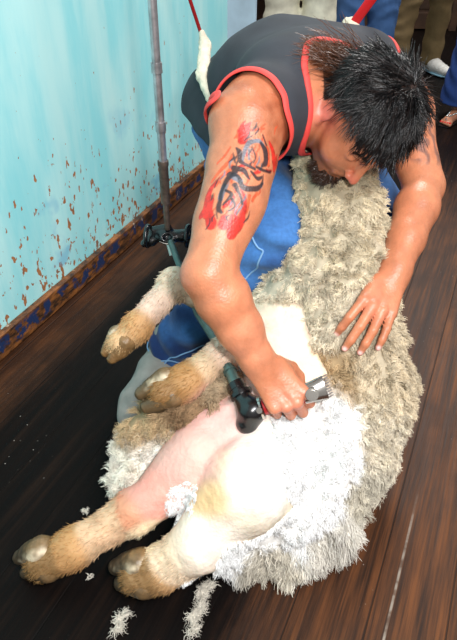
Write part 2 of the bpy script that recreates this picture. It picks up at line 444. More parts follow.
def F_sheep(p):
    d = chain(p, SP, [.13, .162, .15, .10, .075, .065], .05)
    d = smin(d, chain(p, SNK, [.065, .06, .05], .03), .03)
    d = smin(d, ell(p, SNK[-1]+V3(0, .0, -.06), (.055, .06, .10)), .03)
    d = smin(d, cone(p, SNK[-1]+V3(0, -.0, -.08), SNK[-1]+V3(0, .02, -.19), .045, .03), .02)
    d = smin(d, cone(p, SNK[-1]+V3(.04, .03, -.01), SNK[-1]+V3(.12, .05, -.04), .018, .008, V3(0, 1, .3), 1.6), .01)
    d = smin(d, cone(p, SNK[-1]+V3(-.04, .03, -.01), SNK[-1]+V3(-.12, .05, -.04), .018, .008, V3(0, 1, .3), 1.6), .01)
    d = smin(d, chain(p, H1, [.105, .074, .040, .033, .034], .03), .035)
    d = smin(d, chain(p, H2, [.095, .085, .048, .036, .036], .03), .009)
    d = smin(d, cone(p, H2[1]+V3(.02, .01, 0), P(262, 520, 1.27), .06, .05), .02)
    # hocks, fetlocks
    for q, r in ((H1[2], .043), (H2[2], .046), (H1[3], .036), (H2[3], .039)): d = smin(d, ell(p, q, (r, r, r)), .012)
    d = smin(d, chain(p, FA, [.05, .040, .030, .027, .025], .02), .02)
    d = smin(d, chain(p, FB, [.06, .042, .034, .031, .029], .02), .02)
    for q, r in ((FA[2], .032), (FA[3], .031), (FB[2], .034), (FB[3], .036)): d = smin(d, ell(p, q, (r, r, r)), .012)
    # loose skin folds, the crease between the hind legs
    d = d+.0024*vnoise(p*44, 5)+.0045*vnoise(p*15, 9)+.0012*np.sin((p@nrm(V3(1, .7, .2)))*420+5*vnoise(p*12, 3))*np.clip(vnoise(p*9, 31)+.3, 0, 1)
    return smax(d, .004-p[:, 2], .004)
cr = lambda *a: srgb(*a)
hide = [(P(300, 440, 1.2), .09, cr(240, 232, 222)), (P(240, 500, 1.2), .05, cr(238, 222, 200)), (P(262, 462, 1.18), .035, cr(230, 194, 136)), (P(290, 415, 1.18), .03, cr(240, 216, 190)), (P(250, 530, 1.2), .03, cr(232, 204, 158)), (P(280, 500, 1.2), .04, cr(240, 226, 200)), (P(232, 470, 1.18), .03, cr(232, 196, 168)),
        (P(215, 500, 1.17), .035, cr(228, 190, 140)), (P(210, 540, 1.16), .045, cr(236, 222, 206)),
        (P(225, 420, 1.25), .06, cr(226, 176, 166)), (P(190, 460, 1.22), .06, cr(228, 178, 164)), (P(160, 492, 1.22), .045, cr(222, 156, 140)),
        (P(137, 510, 1.22), .028, cr(214, 150, 116)), (P(150, 530, 1.22), .03, cr(240, 216, 180)), (H1[3]+V3(.06, .02, 0), .04, cr(214, 178, 140)),
        (H1[3], .030, cr(188, 142, 92)), (H1[4], .034, cr(140, 106, 66)), (H2[3], .025, cr(196, 152, 104)), (H2[4], .034, cr(146, 112, 72)), (H2[2], .04, cr(232, 208, 180)), (lerp(H1[2], H1[3], .5)+V3(0, 0, .02), .035, cr(222, 184, 148)), (lerp(H2[2], H2[3], .6)+V3(0, 0, .02), .03, cr(232, 206, 176)),
        (P(300, 355, 1.3), .07, cr(238, 216, 194)), (P(262, 362, 1.3), .05, cr(232, 188, 168)), (P(320, 350, 1.3), .03, cr(240, 212, 160)),
        (FA[1], .05, cr(224, 200, 168)), (FA[2], .045, cr(226, 208, 184)), ((FA[2]+FA[3])/2, .04, cr(232, 204, 184)), (FA[3], .035, cr(196, 150, 100)), (FA[4], .035, cr(206, 170, 126)),
        (FB[2], .045, cr(236, 206, 184)), ((FB[2]+FB[3])/2, .03, cr(226, 196, 160)), (FB[3], .035, cr(166, 124, 76)), (FB[4], .03, cr(140, 104, 62)),
        (P(250, 400, 1.25), .05, cr(242, 208, 196)), (SP[-1], .2, cr(190, 176, 150)), (SP[1]-V3(0, 0, .15), .2, cr(200, 188, 165))]
m_hide = mat('shorn_hide', attr=True, rough=.65, sss=.08, bump=(110, .5, .005), var=.10, varsc=28)
m_wool = mat('wool', attr=True, rough=.85, spec=.15, sss=0, var=.12, varsc=60)
m_hoof = mat('hoof_horn', attr=True, rough=.45, bump=(120, .4, .003), var=.25, varsc=50)
sheep = empty('sheep', (SP[1][0], SP[1][1], 0), 'half shorn cream woolly sheep lying on its back between the shearer\'s legs', 'sheep')
sv, sq = mesh_sdf(F_sheep, (-.62, .45, -.02), (.55, 1.78, .78), .005)
sc_ = blobcol(sv, hide)
body = mkobj('body', sv, sq, m_hide, sheep, sc_)
# cloven hooves
def hoof(at_, tip_dir, up, s=1.0, dark=cr(70, 58, 44)):
    d, u, r = frame(tip_dir, up)
    def F(p):
        dd = None
        for sg in (-1, 1):
            c = at_+r*sg*.014*s; tp = c+d*.026*s-u*.012*s-r*sg*.003*s
            e = cone(p, c-d*.012*s, tp, .0205*s, .0125*s, r, 1.12)
            e = smin(e, cone(p, c-d*.012*s-u*.012*s, c+d*.008*s-u*.012*s, .013*s, .013*s), .006*s)
            e = smax(e, -((p-at_)@(r*sg))+.0012*s, .003*s)                       # cleft
            e = smax(e, (p-(c-u*.019*s))@(-nrm(u-d*.10)), .003*s)              # sole
            dd = e if dd is None else np.minimum(dd, e)
        for sg in (-1, 1): dd = np.minimum(dd, ell(p, at_-d*.040*s+r*sg*.014*s-u*.020*s, (.007*s, .009*s, .008*s)))
        return dd+.0007*np.sin((p-at_)@d*900)+.001*vnoise(p*120, 2)
    v, q = mesh_sdf(F, at_-.09*s, at_+.09*s, .0024*s)
    t = ((v-at_)@d)/(.045*s); n_ = fbm(v*70, 3, 4)*.35
    cc = lerp(dark[None], cr(128, 100, 66)[None], np.clip(.30-t+n_, 0, 1)[:, None])
    k = (np.clip(((v-at_)@u)/(.016*s)+n_-.35, 0, 1)*np.clip(1-np.abs(((v-at_)@r)/(.016*s)-.8)*1.6+n_, 0, 1))[:, None]*.9; cc = cc*(1-k)+cr(226, 208, 178)[None]*k
    return mkobj('hoof', v, q, m_hoof, sheep, cc)
tow = V3(0, -cp, sp)
hoof(H1[4]-V3(.012, 0, 0), H1[4]-H1[3]-tow*.01, V3(.5, -.5, .6), 1.5)
hoof(H2[4]-V3(.010, 0, .0), H2[4]-H2[3]-tow*.01, V3(.5, -.5, .6), 1.55)
hoof(FA[4]-V3(.006, 0, .0), FA[4]-FA[3], V3(-.3, -.4, .8), 1.15, cr(120, 88, 52))
hoof(FB[4]-V3(.006, 0, .0), FB[4]-FB[3], V3(-.1, -.6, .7), 1.35, cr(88, 70, 46))

# ---- fleece still on the sheep: one shell of wool with thousands of locks
WH, GR, BE, DK, BR = cr(250, 248, 244), cr(206, 194, 170), cr(216, 204, 178), cr(150, 132, 104), cr(176, 148, 112)
flc = [  # a, b, ra, rb
    (P(336, 158, 1.42), P(338, 215, 1.40), .085, .092), (P(338, 215, 1.40), P(338, 275, 1.40), .092, .115),
    (P(338, 275, 1.40), P(345, 340, 1.385), .12, .115), (P(290, 300, 1.42), P(262, 318, 1.42), .075, .05),
    (P(345, 340, 1.385), P(358, 400, 1.37), .115, .105), (P(358, 400, 1.37), P(345, 450, 1.35), .10, .10),
    (P(345, 450, 1.35), P(322, 505, 1.32), .095, .075), (P(322, 505, 1.32), P(290, 535, 1.30), .07, .055),
    (P(290, 535, 1.30), P(235, 545, 1.28), .055, .045), (P(385, 385, 1.42), P(360, 440, 1.44), .06, .06),
       (P(334, 405, 1.27), P(322, 465, 1.25), .05, .062), (P(322, 465, 1.25), P(298, 510, 1.235), .062, .052), (P(298, 510, 1.235), P(262, 530, 1.23), .05, .04)]
flc2 = [(P(128, 478, 1.30), P(150, 435, 1.32), .030, .040), (P(150, 435, 1.32), P(190, 408, 1.31), .045, .055), (P(190, 408, 1.31), P(228, 388, 1.30), .055, .045)]
def F_fl(p):
    d = None
    for a, b, ra, rb in flc:
        e = cone(p, a, b, ra, rb); d = e if d is None else smin(d, e, .03)
    return smax(d+.008*vnoise(p*24, 1)+.005*vnoise(p*52, 2), .003-p[:, 2], .01)
def F_fl2(p):
    d = None
    for a, b, ra, rb in flc2:
        e = cone(p, a, b, ra, rb); d = e if d is None else smin(d, e, .03)
    return smax(d+.005*vnoise(p*30, 1), .003-p[:, 2], .01)
# shorn ground: wool is removed inside this volume of the belly
shorn = [(P(300, 350, 1.28), (.060, .10, .03)), ]
woolc = [(P(335, 175, 1.35), .10, cr(222, 208, 178)), (P(340, 240, 1.33), .10, cr(226, 212, 184)), (P(300, 310, 1.33), .09, cr(228, 216, 192)), (P(345, 320, 1.3), .06, cr(226, 214, 190)),
         (P(335, 375, 1.25), .05, cr(196, 168, 128)), (P(385, 370, 1.3), .08, cr(222, 206, 178)), (P(365, 430, 1.3), .06, cr(228, 216, 194)), (P(350, 480, 1.3), .05, cr(214, 206, 188)),
         (P(320, 400, 1.22), .05, WH), (P(310, 450, 1.2), .085, WH), (P(290, 500, 1.2), .07, WH), (P(320, 500, 1.22), .05, WH), (P(240, 540, 1.2), .05, WH), (P(340, 545, 1.25), .05, cr(226, 220, 208)), (P(265, 560, 1.23), .035, cr(214, 206, 190))]
woolc2 = [(P(128, 485, 1.26), .05, cr(236, 226, 206)), (P(160, 450, 1.26), .04, cr(240, 230, 212)), (P(150, 425, 1.26), .04, cr(196, 168, 130)), (P(195, 405, 1.26), .05, cr(150, 122, 92)), (P(215, 380, 1.26), .04, cr(178, 158, 130)), (P(225, 395, 1.26), .03, cr(196, 170, 140))]
def lockset(v, q, n, lens, rad, blobs, mask=None, segs=5, curl=.004, grav=.6, jit=.35, flow=None, tipk=1.0, curln=1.6, clump=9):
    r, nn = sample(v, q, n, mask)
    K = max(8, n//clump); c, cn = sample(v, q, K, mask); near_ = np.empty(n, int)
    for a in range(0, n, 2000): near_[a:a+2000] = (((r[a:a+2000, None, :]-c[None])**2).sum(2)).argmin(1)
    fl_ = flow if flow is not None else 0
    cd_ = cn*.55+fl_+V3(0, 0, -.1)+np.stack([vnoise(c*30, s_) for s_ in (11, 12, 13)], 1)*.9+rng.normal(0, .28, (K, 3)); cd_ /= np.linalg.norm(cd_, axis=1)[:, None]
    kk = rng.uniform(.72, 1.14, K); cv = blobcol(r, blobs); cv = np.clip(cv*(kk[near_]*rng.uniform(.92, 1.08, n))[:, None], 0, .96)
    whit = np.clip((blobcol(r, blobs).mean(1)-.68)/.2, 0, 1); cv = cv*(1-whit[:, None])+np.array([.97, .955, .925])[None]*whit[:, None]*rng.uniform(.93, 1, n)[:, None]
    L = lens*rng.uniform(.75, 1.25, K)[near_]*rng.uniform(.85, 1.1, n)*(1-.3*whit)
    T = c[near_]+cd_[near_]*L[:, None]
    d = T-r+nn*.004; d /= np.linalg.norm(d, axis=1)[:, None]; cd2 = cd_[near_]
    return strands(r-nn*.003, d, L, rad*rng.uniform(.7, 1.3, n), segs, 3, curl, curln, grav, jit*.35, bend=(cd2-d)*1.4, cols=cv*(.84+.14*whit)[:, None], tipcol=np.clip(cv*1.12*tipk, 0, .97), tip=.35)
def joinsets(sets):
    V = []; Q = []; Cc = []; n_ = 0
    for v, q, c in sets: V.append(v); Q.append(q+n_); Cc.append(c); n_ += len(v)
    return np.concatenate(V), np.concatenate(Q), np.concatenate(Cc)
fv, fq = mesh_sdf(F_fl, (-.1, .55, -.02), (.62, 1.6, .80), .006)
# open the shell where the belly is bare: the triangle above the cutting hand and the side towards the hind legs
bare = smin(cone(fv, P(262, 368, 1.28), P(318, 350, 1.27), .05, .012), smin(cone(fv, P(246, 420, 1.22), P(220, 470, 1.18), .078, .068), cone(fv, P(272, 435, 1.15), P(243, 500, 1.12), .03, .035), .02), .01)
bodyd = F_sheep(fv)
mask = (bare+.008*vnoise(fv*40, 8) > 0) & (bodyd > -.006)
fv2, fq2, us = keep(fv, fq, mask)
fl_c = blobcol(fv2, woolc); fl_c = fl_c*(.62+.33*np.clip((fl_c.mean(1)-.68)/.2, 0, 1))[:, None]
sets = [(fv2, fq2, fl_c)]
up = V3(0, cp*0+.25, .1)
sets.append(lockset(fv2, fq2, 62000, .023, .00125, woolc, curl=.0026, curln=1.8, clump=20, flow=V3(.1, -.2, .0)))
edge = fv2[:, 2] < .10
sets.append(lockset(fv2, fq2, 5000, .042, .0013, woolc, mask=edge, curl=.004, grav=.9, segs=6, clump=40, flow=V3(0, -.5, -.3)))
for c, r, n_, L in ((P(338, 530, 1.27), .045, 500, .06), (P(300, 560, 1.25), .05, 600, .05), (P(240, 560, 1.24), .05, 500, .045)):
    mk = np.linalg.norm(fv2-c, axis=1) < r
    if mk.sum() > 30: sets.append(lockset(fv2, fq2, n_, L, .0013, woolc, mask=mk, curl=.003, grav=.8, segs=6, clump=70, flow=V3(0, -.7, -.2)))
V_, Q_, C_ = joinsets(sets)
mkobj('fleece', V_, Q_, m_wool, sheep, C_)
gv, gq = mesh_sdf(F_fl2, (-.45, .6, -.02), (.15, 1.2, .5), .006)
gd = F_sheep(gv); g2, gq2, us = keep(gv, gq, (gd > -.004))
sets = [(g2, gq2, blobcol(g2, woolc2)*.6), lockset(g2, gq2, 11000, .034, .0012, woolc2, curl=.004, grav=.3, clump=22, flow=V3(-.35, -.35, .0))]
V_, Q_, C_ = joinsets(sets)
tag(mkobj('belly_wool', V_, Q_, m_wool, sheep, C_), 'brown and cream shaggy wool by the near foreleg')
# short white down left on the skin around the groin and thigh edge
def nearm(c, r): return lambda v: np.linalg.norm(v-c, axis=1) < r
sets = []
for c, r, n_, L, fl_ in ((P(300, 425, 1.19), .055, 3500, .013, V3(.3, -.3, -.1)), (P(290, 475, 1.19), .055, 3500, .014, V3(.3, -.4, -.2)), (P(270, 525, 1.2), .055, 2600, .016, V3(.2, -.5, -.2)), (P(190, 500, 1.2), .05, 400, .018, V3(0, -.3, -.4)), (P(188, 572, 1.2), .03, 200, .014, V3(-.2, -.5, 0)), (P(230, 545, 1.19), .06, 700, .022, V3(.1, -.6, -.1)),
                        (P(238, 372, 1.3), .04, 200, .012, V3(-.3, -.3, .2))):
    mk = nearm(c, r)(sv)
    if mk.sum() > 30: sets.append(lockset(sv, sq, n_*3, L, .0009, [(c, 1, WH*.92)], mask=mk, curl=.003, flow=fl_))
for Hx, n_ in ((H1, 2600), (H2, 2200), (FA, 2600), (FB, 2400)):      # short leg hair lying towards the hoof
    mk = np.min([cone(sv, Hx[k_], Hx[k_+1], .05, .05) for k_ in (2, 3)], 0) < 0
    r_, n2 = sample(sv, sq, n_, mk); dv = nrm(Hx[4]-Hx[2]); c2_ = blobcol(r_, hide)*rng.uniform(.7, 1.25, (n_, 1))
    sets.append(strands(r_, n2*.25+dv[None], rng.uniform(.006, .012, n_), .0007, 2, 3, 0, 1, .1, .25, cols=np.clip(c2_, 0, .95), tip=.3))
V_, Q_, C_ = joinsets(sets)
tag(mkobj('downy_wool', V_, Q_, m_wool, sheep, C_), 'short white down left on the shorn skin')

# ================================================================== FIGURES
def hand_sdf(p, wr, d, n, thumb_side, curls, s=1.0, splay=.12, thumb=None, palm_curl=0.0):
    """palm, four jointed fingers and a thumb. curls: 4 x 3 bend angles (index..pinky); thumb: 3 direction triples in (d, s, n)"""
    d, n, sd = frame(d, n); sd = sd*thumb_side
    wr = np.asarray(wr)
    L = lambda a, b, c: wr+(d*a+sd*b+n*c)*s
    palm = smin(cone(p, L(.0, .006, 0), L(.075, .022, -.002), .024*s, .021*s, n, 1.5), cone(p, L(.0, -.006, 0), L(.07, -.022, -.004), .024*s, .018*s, n, 1.45), .012*s)
    palm = smin(palm, cone(p, L(.02, .022, -.008), L(.045, .030, -.012), .017*s, .015*s), .012*s)
    palm = smin(palm, cone(p, L(-.03, 0, 0), L(.01, 0, 0), .027*s, .026*s, n, 1.3), .012*s)
    mcp = [(.092, .031, .0), (.097, .010, .003), (.092, -.011, .001), (.082, -.030, -.003)]
    ln = [(.044, .026, .021), (.050, .031, .022), (.046, .029, .022), (.035, .022, .019)]
    rr = [.0098, .0102, .0098, .0088]; fing = None; tips = []
    for i in range(4):
        o = L(*mcp[i]); root = L(mcp[i][0]-.03, mcp[i][1]*.8, mcp[i][2]-.002); sp_ = splay*(1.3-i)/1.5*1.0
        fd = nrm(d*math.cos(sp_)+sd*math.sin(sp_)); pts = [root, o]; ang = 0; q = o
        for j in range(3):
            ang += curls[i][j]; dr = fd*math.cos(ang)-n*math.sin(ang); q = q+dr*ln[i][j]*s; pts.append(q)
        r_ = rr[i]*s
        f = chain(p, pts, [r_*.95, r_*1.1, r_*.98, r_*.9, r_*.72], .003*s)
        f = smin(f, ell(p, o+n*.002*s, (r_*1.15,)*3), .006*s)
        fing = f if fing is None else smin(fing, f, .0022*s)
        tips.append((q, dr, fd*math.sin(ang)+n*math.cos(ang)))
    th = thumb or [(.62, .68, -.35), (.85, .42, -.35), (.95, .1, -.3)]
    q = L(.022, .028, -.010); pts = [q]
    for t_, l_ in zip(th, (.046, .034, .027)):
        dr = nrm(d*t_[0]+sd*t_[1]+n*t_[2]); q = q+dr*l_*s; pts.append(q)
    tf = chain(p, pts, [.0155*s, .0125*s, .0115*s, .0088*s], .004*s)
    tips.append((q, dr, n))
    return smin(smin(palm, fing, .007*s), tf, .007*s), tips
def head_local(p, c, R):
    q = p-c; return q@np.array(R).T        # R rows: right, face, up
def head_sdf(p, c, R, s=1.0, full=True):
    q = head_local(p, c, R)/s
    d = ell(q, (0, -.012, .035), (.076, .096, .086))
    d = smin(d, ell(q, (0, .025, -.035), (.060, .066, .082)), .025)
    d = smin(d, ell(q, (0, .066, -.100), (.026, .024, .020)), .022)          # chin
    d = smin(d, cone(q, V3(-.045, .0, -.075), V3(0, .07, -.10), .018, .018), .02)
    d = smin(d, cone(q, V3(.045, .0, -.075), V3(0, .07, -.10), .018, .018), .02)
    for sg in (-1, 1):
        d = smin(d, cone(q, V3(sg*.012, .086, .024), V3(sg*.042, .074, .024), .011, .009), .012)   # brow
        d = smin(d, ell(q, (sg*.044, .052, -.034), (.020, .020, .018)), .03)                        # cheekbone
        d = smax(d, -ell(q, (sg*.031, .098, .002), (.018, .018, .012)), .012)                       # socket
        d = smin(d, ell(q, (sg*.031, .072, .002), (.0125, .0135, .0105)), .006)                     # eyeball under lid
        e = ell(q, (sg*.078, -.008, -.008), (.008, .020, .032))                                     # ear
        e = smin(e, cone(q, V3(sg*.078, .0, -.035), V3(sg*.082, -.006, -.028), .008, .009), .006)
        e = smax(e, -ell(q, (sg*.090, -.003, -.002), (.008, .011, .018)), .004)
        d = smin(d, e, .006)
    d = smin(d, cone(q, V3(0, .088, .012), V3(0, .108, -.028), .0075, .0095), .010)                  # nose
    d = smin(d, ell(q, (.009, .098, -.032), (.008, .009, .007)), .005); d = smin(d, ell(q, (-.009, .098, -.032), (.008, .009, .007)), .005)
    d = smin(d, cone(q, V3(-.018, .083, -.060), V3(.018, .083, -.060), .0065, .0065), .006)         # lips
    d = smin(d, cone(q, V3(-.015, .081, -.070), V3(.015, .081, -.070), .0068, .0068), .004)
    return d*s

# ---- the shearer
RSH, REL, RWR = P(257, 110, 1.19), P(209, 274, 1.105), P(260, 364, 1.165)
LSH, LEL, LWR = P(397, 98, 1.49), P(424, 186, 1.41), P(393, 278, 1.29)
NB = P(326, 98, 1.30); HC = P(362, 121, 1.225)
PEL, SPM, SPC = V3(.092, 1.74, .67), V3(.125, 1.58, .755), V3(.185, 1.44, .785)
LAT = nrm(V3(.94, .30, .03)); LATS = nrm(LSH-RSH)
RH, LH = PEL-LAT*.10, PEL+LAT*.10
RK, LK = P(276, 236, 1.415), P(386, 226, 1.64)
RAK, LAK = P(171, 346, 1.74), F0(366, 292, .08)
camR = np.array([[1, 0, 0], [0, sp, cp], [0, -cp, sp]])
HU = nrm(V3(.52, .08, .85)@camR); HF = nrm(V3(.0, -1, .08)@camR)
HF = nrm(HF-HU*np.dot(HF, HU)); HR = np.cross(HF, HU); HM = [HR, HF, HU]; HS = 1.04
spd = nrm(NB-PEL); dor = nrm(np.cross(LATS, spd)); 
if dor[2] < 0: dor = -dor
HDR = dict(wr=RWR, d=P(289, 401, 1.165)-RWR, n=nrm(V3(-.15, -.55, .80)), ts=1)
HDL = dict(wr=LWR, d=P(374, 314, 1.232)-LWR, n=nrm(V3(.05, -.62, .8)), ts=1)
def sgn_side(h, toward):
    d_, n_, s_ = frame(h['d'], h['n']); h['ts'] = 1 if np.dot(s_, toward) > 0 else -1
sgn_side(HDR, P(312, 384, 1.16)-P(280, 412, 1.16)); sgn_side(HDL, P(355, 300, 1.25)-P(400, 310, 1.27))
CR = [(.85, 1.45, .8), (.92, 1.5, .8), (1.0, 1.5, .8), (1.08, 1.5, .8)]
CL = [(.40, .60, .35), (.25, .50, .3), (.25, .50, .3), (.20, .40, .25)]
_tips = {}
def F_hands(p):
    a, ta = hand_sdf(p, HDR['wr'], HDR['d'], HDR['n'], HDR['ts'], CR, 1.02, .03, [(.6, .45, -.8), (.8, .1, -.7), (.9, -.3, -.4)])
    b, tb = hand_sdf(p, HDL['wr'], HDL['d'], HDL['n'], HDL['ts'], CL, 1.02, .17, [(.75, .6, -.75), (.8, .3, -.8), (.8, .1, -.8)])
    _tips['R'] = ta; _tips['L'] = tb
    return np.minimum(a, b)
def F_arms(p):
    uR = nrm(REL-RSH); out = nrm(np.cross(uR, V3(0, 0, 1)))
    d = chain(p, [RSH, lerp(RSH, REL, .35), lerp(RSH, REL, .7), REL], [.070, .062, .053, .047], .02)
    d = smin(d, ell(p, lerp(RSH, REL, .12)+V3(-.015, -.01, .015), (.068, .066, .066)), .02)      # deltoid
    d = smin(d, ell(p, lerp(RSH, REL, .55)+V3(.012, 0, 0), (.052, .06, .06)), .03)
    d = smin(d, ell(p, REL+V3(-.022, .0, -.004), (.026, .026, .026)), .02)                      # elbow point
    d = smin(d, chain(p, [REL, lerp(REL, RWR, .25), lerp(REL, RWR, .6), lerp(REL, RWR, .92), RWR], [.045, .050, .042, .031, .029], .015), .014)
    e = chain(p, [LSH, lerp(LSH, LEL, .4), LEL], [.068, .058, .046], .02)
    e = smin(e, ell(p, lerp(LSH, LEL, .15)+V3(.01, -.01, .0), (.066, .066, .066)), .02)
    e = smin(e, chain(p, [LEL, lerp(LEL, LWR, .25), lerp(LEL, LWR, .6), lerp(LEL, LWR, .92), LWR], [.043, .048, .040, .031, .029], .015), .014)
    return np.minimum(d, e)
def F_torso(p):
    d = chain(p, [PEL, SPM, SPC], [.150, .150, .165], .05, dor, 1.42)
    d = smin(d, cone(p, PEL-LAT*.055, PEL+LAT*.055, .115, .115), .05)
    d = smin(d, cone(p, SPM-LAT*.05, SPM+LAT*.05, .10, .10), .05)
    d = smin(d, cone(p, lerp(SPC, RSH, .5), lerp(SPC, LSH, .5), .105, .105), .05)
    d = smin(d, cone(p, RSH+(LSH-RSH)*.05, LSH+(RSH-LSH)*.10, .068, .070), .05)
    d = smin(d, cone(p, SPM+dor*.05, lerp(RSH, LSH, .75)+dor*.055+V3(0, .06, 0), .085, .07), .05)   # broad upper back
    return d
def F_man(p):
    d = smin(F_torso(p), F_arms(p), .03)
    d = smin(d, cone(p, NB, HC-HU*.05*HS-HF*.02, .066, .058), .03)
    d = smin(d, head_sdf(p, HC, HM, HS), .012)
    d = smin(d, F_hands(p), .010)
    d = smin(d, np.minimum(chain(p, [RH, RK, RAK], [.08, .055, .04], .02), chain(p, [LH, LK, LAK], [.08, .055, .04], .02)), .03)
    return d
lo = np.min([RH, REL, RWR, RAK, LWR], 0)-.16; hi = np.max([LSH, LH, LAK, LEL, PEL], 0)+.16; hi[2] = 1.05; lo[2] = 0.0
mv, mq = mesh_sdf(F_man, lo, hi, .0036)
# skin colour: warm tan, redder on the worn shoulder, knuckles, elbow, nose; tattoos on both upper arms
sk = cr(194, 122, 88)
mc = np.repeat(sk[None], len(mv), 0)*(1+.05*fbm(mv*40, 3, 2))[:, None]
def dab(c, r, col, a=1.0, nz=.3):
    global mc
    d = np.linalg.norm(mv-np.asarray(c), axis=1)/r+nz*fbm(mv*45, 2, 6)
    k = np.clip(1.25-d, 0, 1)[:, None]*a; mc = mc*(1-k)+np.asarray(col)[None]*k
dab(RSH+V3(.03, -.05, .03), .07, cr(150, 78, 46), .7, .6); dab(RSH+V3(.055, -.04, .0), .05, cr(140, 62, 36), .6, .6)
dab(REL+V3(-.03, 0, -.01), .035, cr(208, 118, 98), .6); dab(lerp(RWR, REL, .3), .07, cr(214, 140, 108), .5)
dab(RWR+nrm(HDR['d'])*.09, .04, cr(226, 140, 116), .6); dab(LWR+nrm(HDL['d'])*.09, .04, cr(216, 130, 104), .5)
dab(HC+HF*.11*HS-HU*.03*HS, .022, cr(206, 96, 84), .6, .1); dab(HC-HR*0+HR*.086*HS-HU*.01, .04, cr(224, 130, 120), .7, .1)
dab(lerp(RSH, NB, .6), .07, cr(190, 118, 84), .4); dab(LEL, .08, cr(206, 136, 98), .5)
for k_ in ('R', 'L'):
    for q, dr, un in _tips[k_][:4]:
        dab(q-dr*.000, .010, cr(226, 128, 120), .6, 0)
        nl = q+un*.006-dr*.001; dd = np.linalg.norm((mv-nl), axis=1); k = (np.clip(1.5-dd/.0052, 0, 1))[:, None]; mc = mc*(1-k)+cr(244, 206, 200)[None]*k
# beard shadow
ql = head_local(mv, HC, HM)/HS
bs = np.clip((-.050-ql[:, 2])/.02, 0, 1)*np.clip((ql[:, 1]-.0)/.03, 0, 1)*(np.linalg.norm(ql, axis=1) < .16); mc = mc*(1-.5*bs[:, None])+cr(70, 45, 32)[None]*.5*bs[:, None]
sc0 = (((ql[:, 2] > .05) | ((ql[:, 1] < -.02) & (ql[:, 2] > -.05))) & (np.linalg.norm(ql, axis=1) < .14) & (np.abs(ql[:, 0]) < .082) & (ql[:, 2] > .105-1.2*(.06-ql[:, 1])-.06))
mc[sc0] = cr(60, 42, 36)

def subdiv(verts, Q, fm):
    """split the chosen quads in four"""
    A = Q[fm]; e = np.sort(np.stack([A, np.roll(A, -1, 1)], -1).reshape(-1, 2), 1)
    ue, inv = np.unique(e, axis=0, return_inverse=True); inv = inv.reshape(-1, 4); nv = len(verts)
    mid = (verts[ue[:, 0]]+verts[ue[:, 1]])/2; cen = verts[A].mean(1)
    m = inv+nv; c = np.arange(len(A))+nv+len(ue)
    new = np.concatenate([np.stack([A[:, k], m[:, k], c, m[:, (k+3) % 4]], 1) for k in range(4)])
    return np.concatenate([verts, mid, cen]), np.concatenate([Q[~fm], new]), (ue, A)
armm = lambda v: (cone(v, lerp(RSH, REL, .1), REL, .095, .08) < 0)
fm = armm(mv)[mq].all(1)
mv2, mq2, (ue, A_) = subdiv(mv, mq, fm)
mc2 = np.concatenate([mc, (mc[ue[:, 0]]+mc[ue[:, 1]])/2, mc[A_].mean(1)])
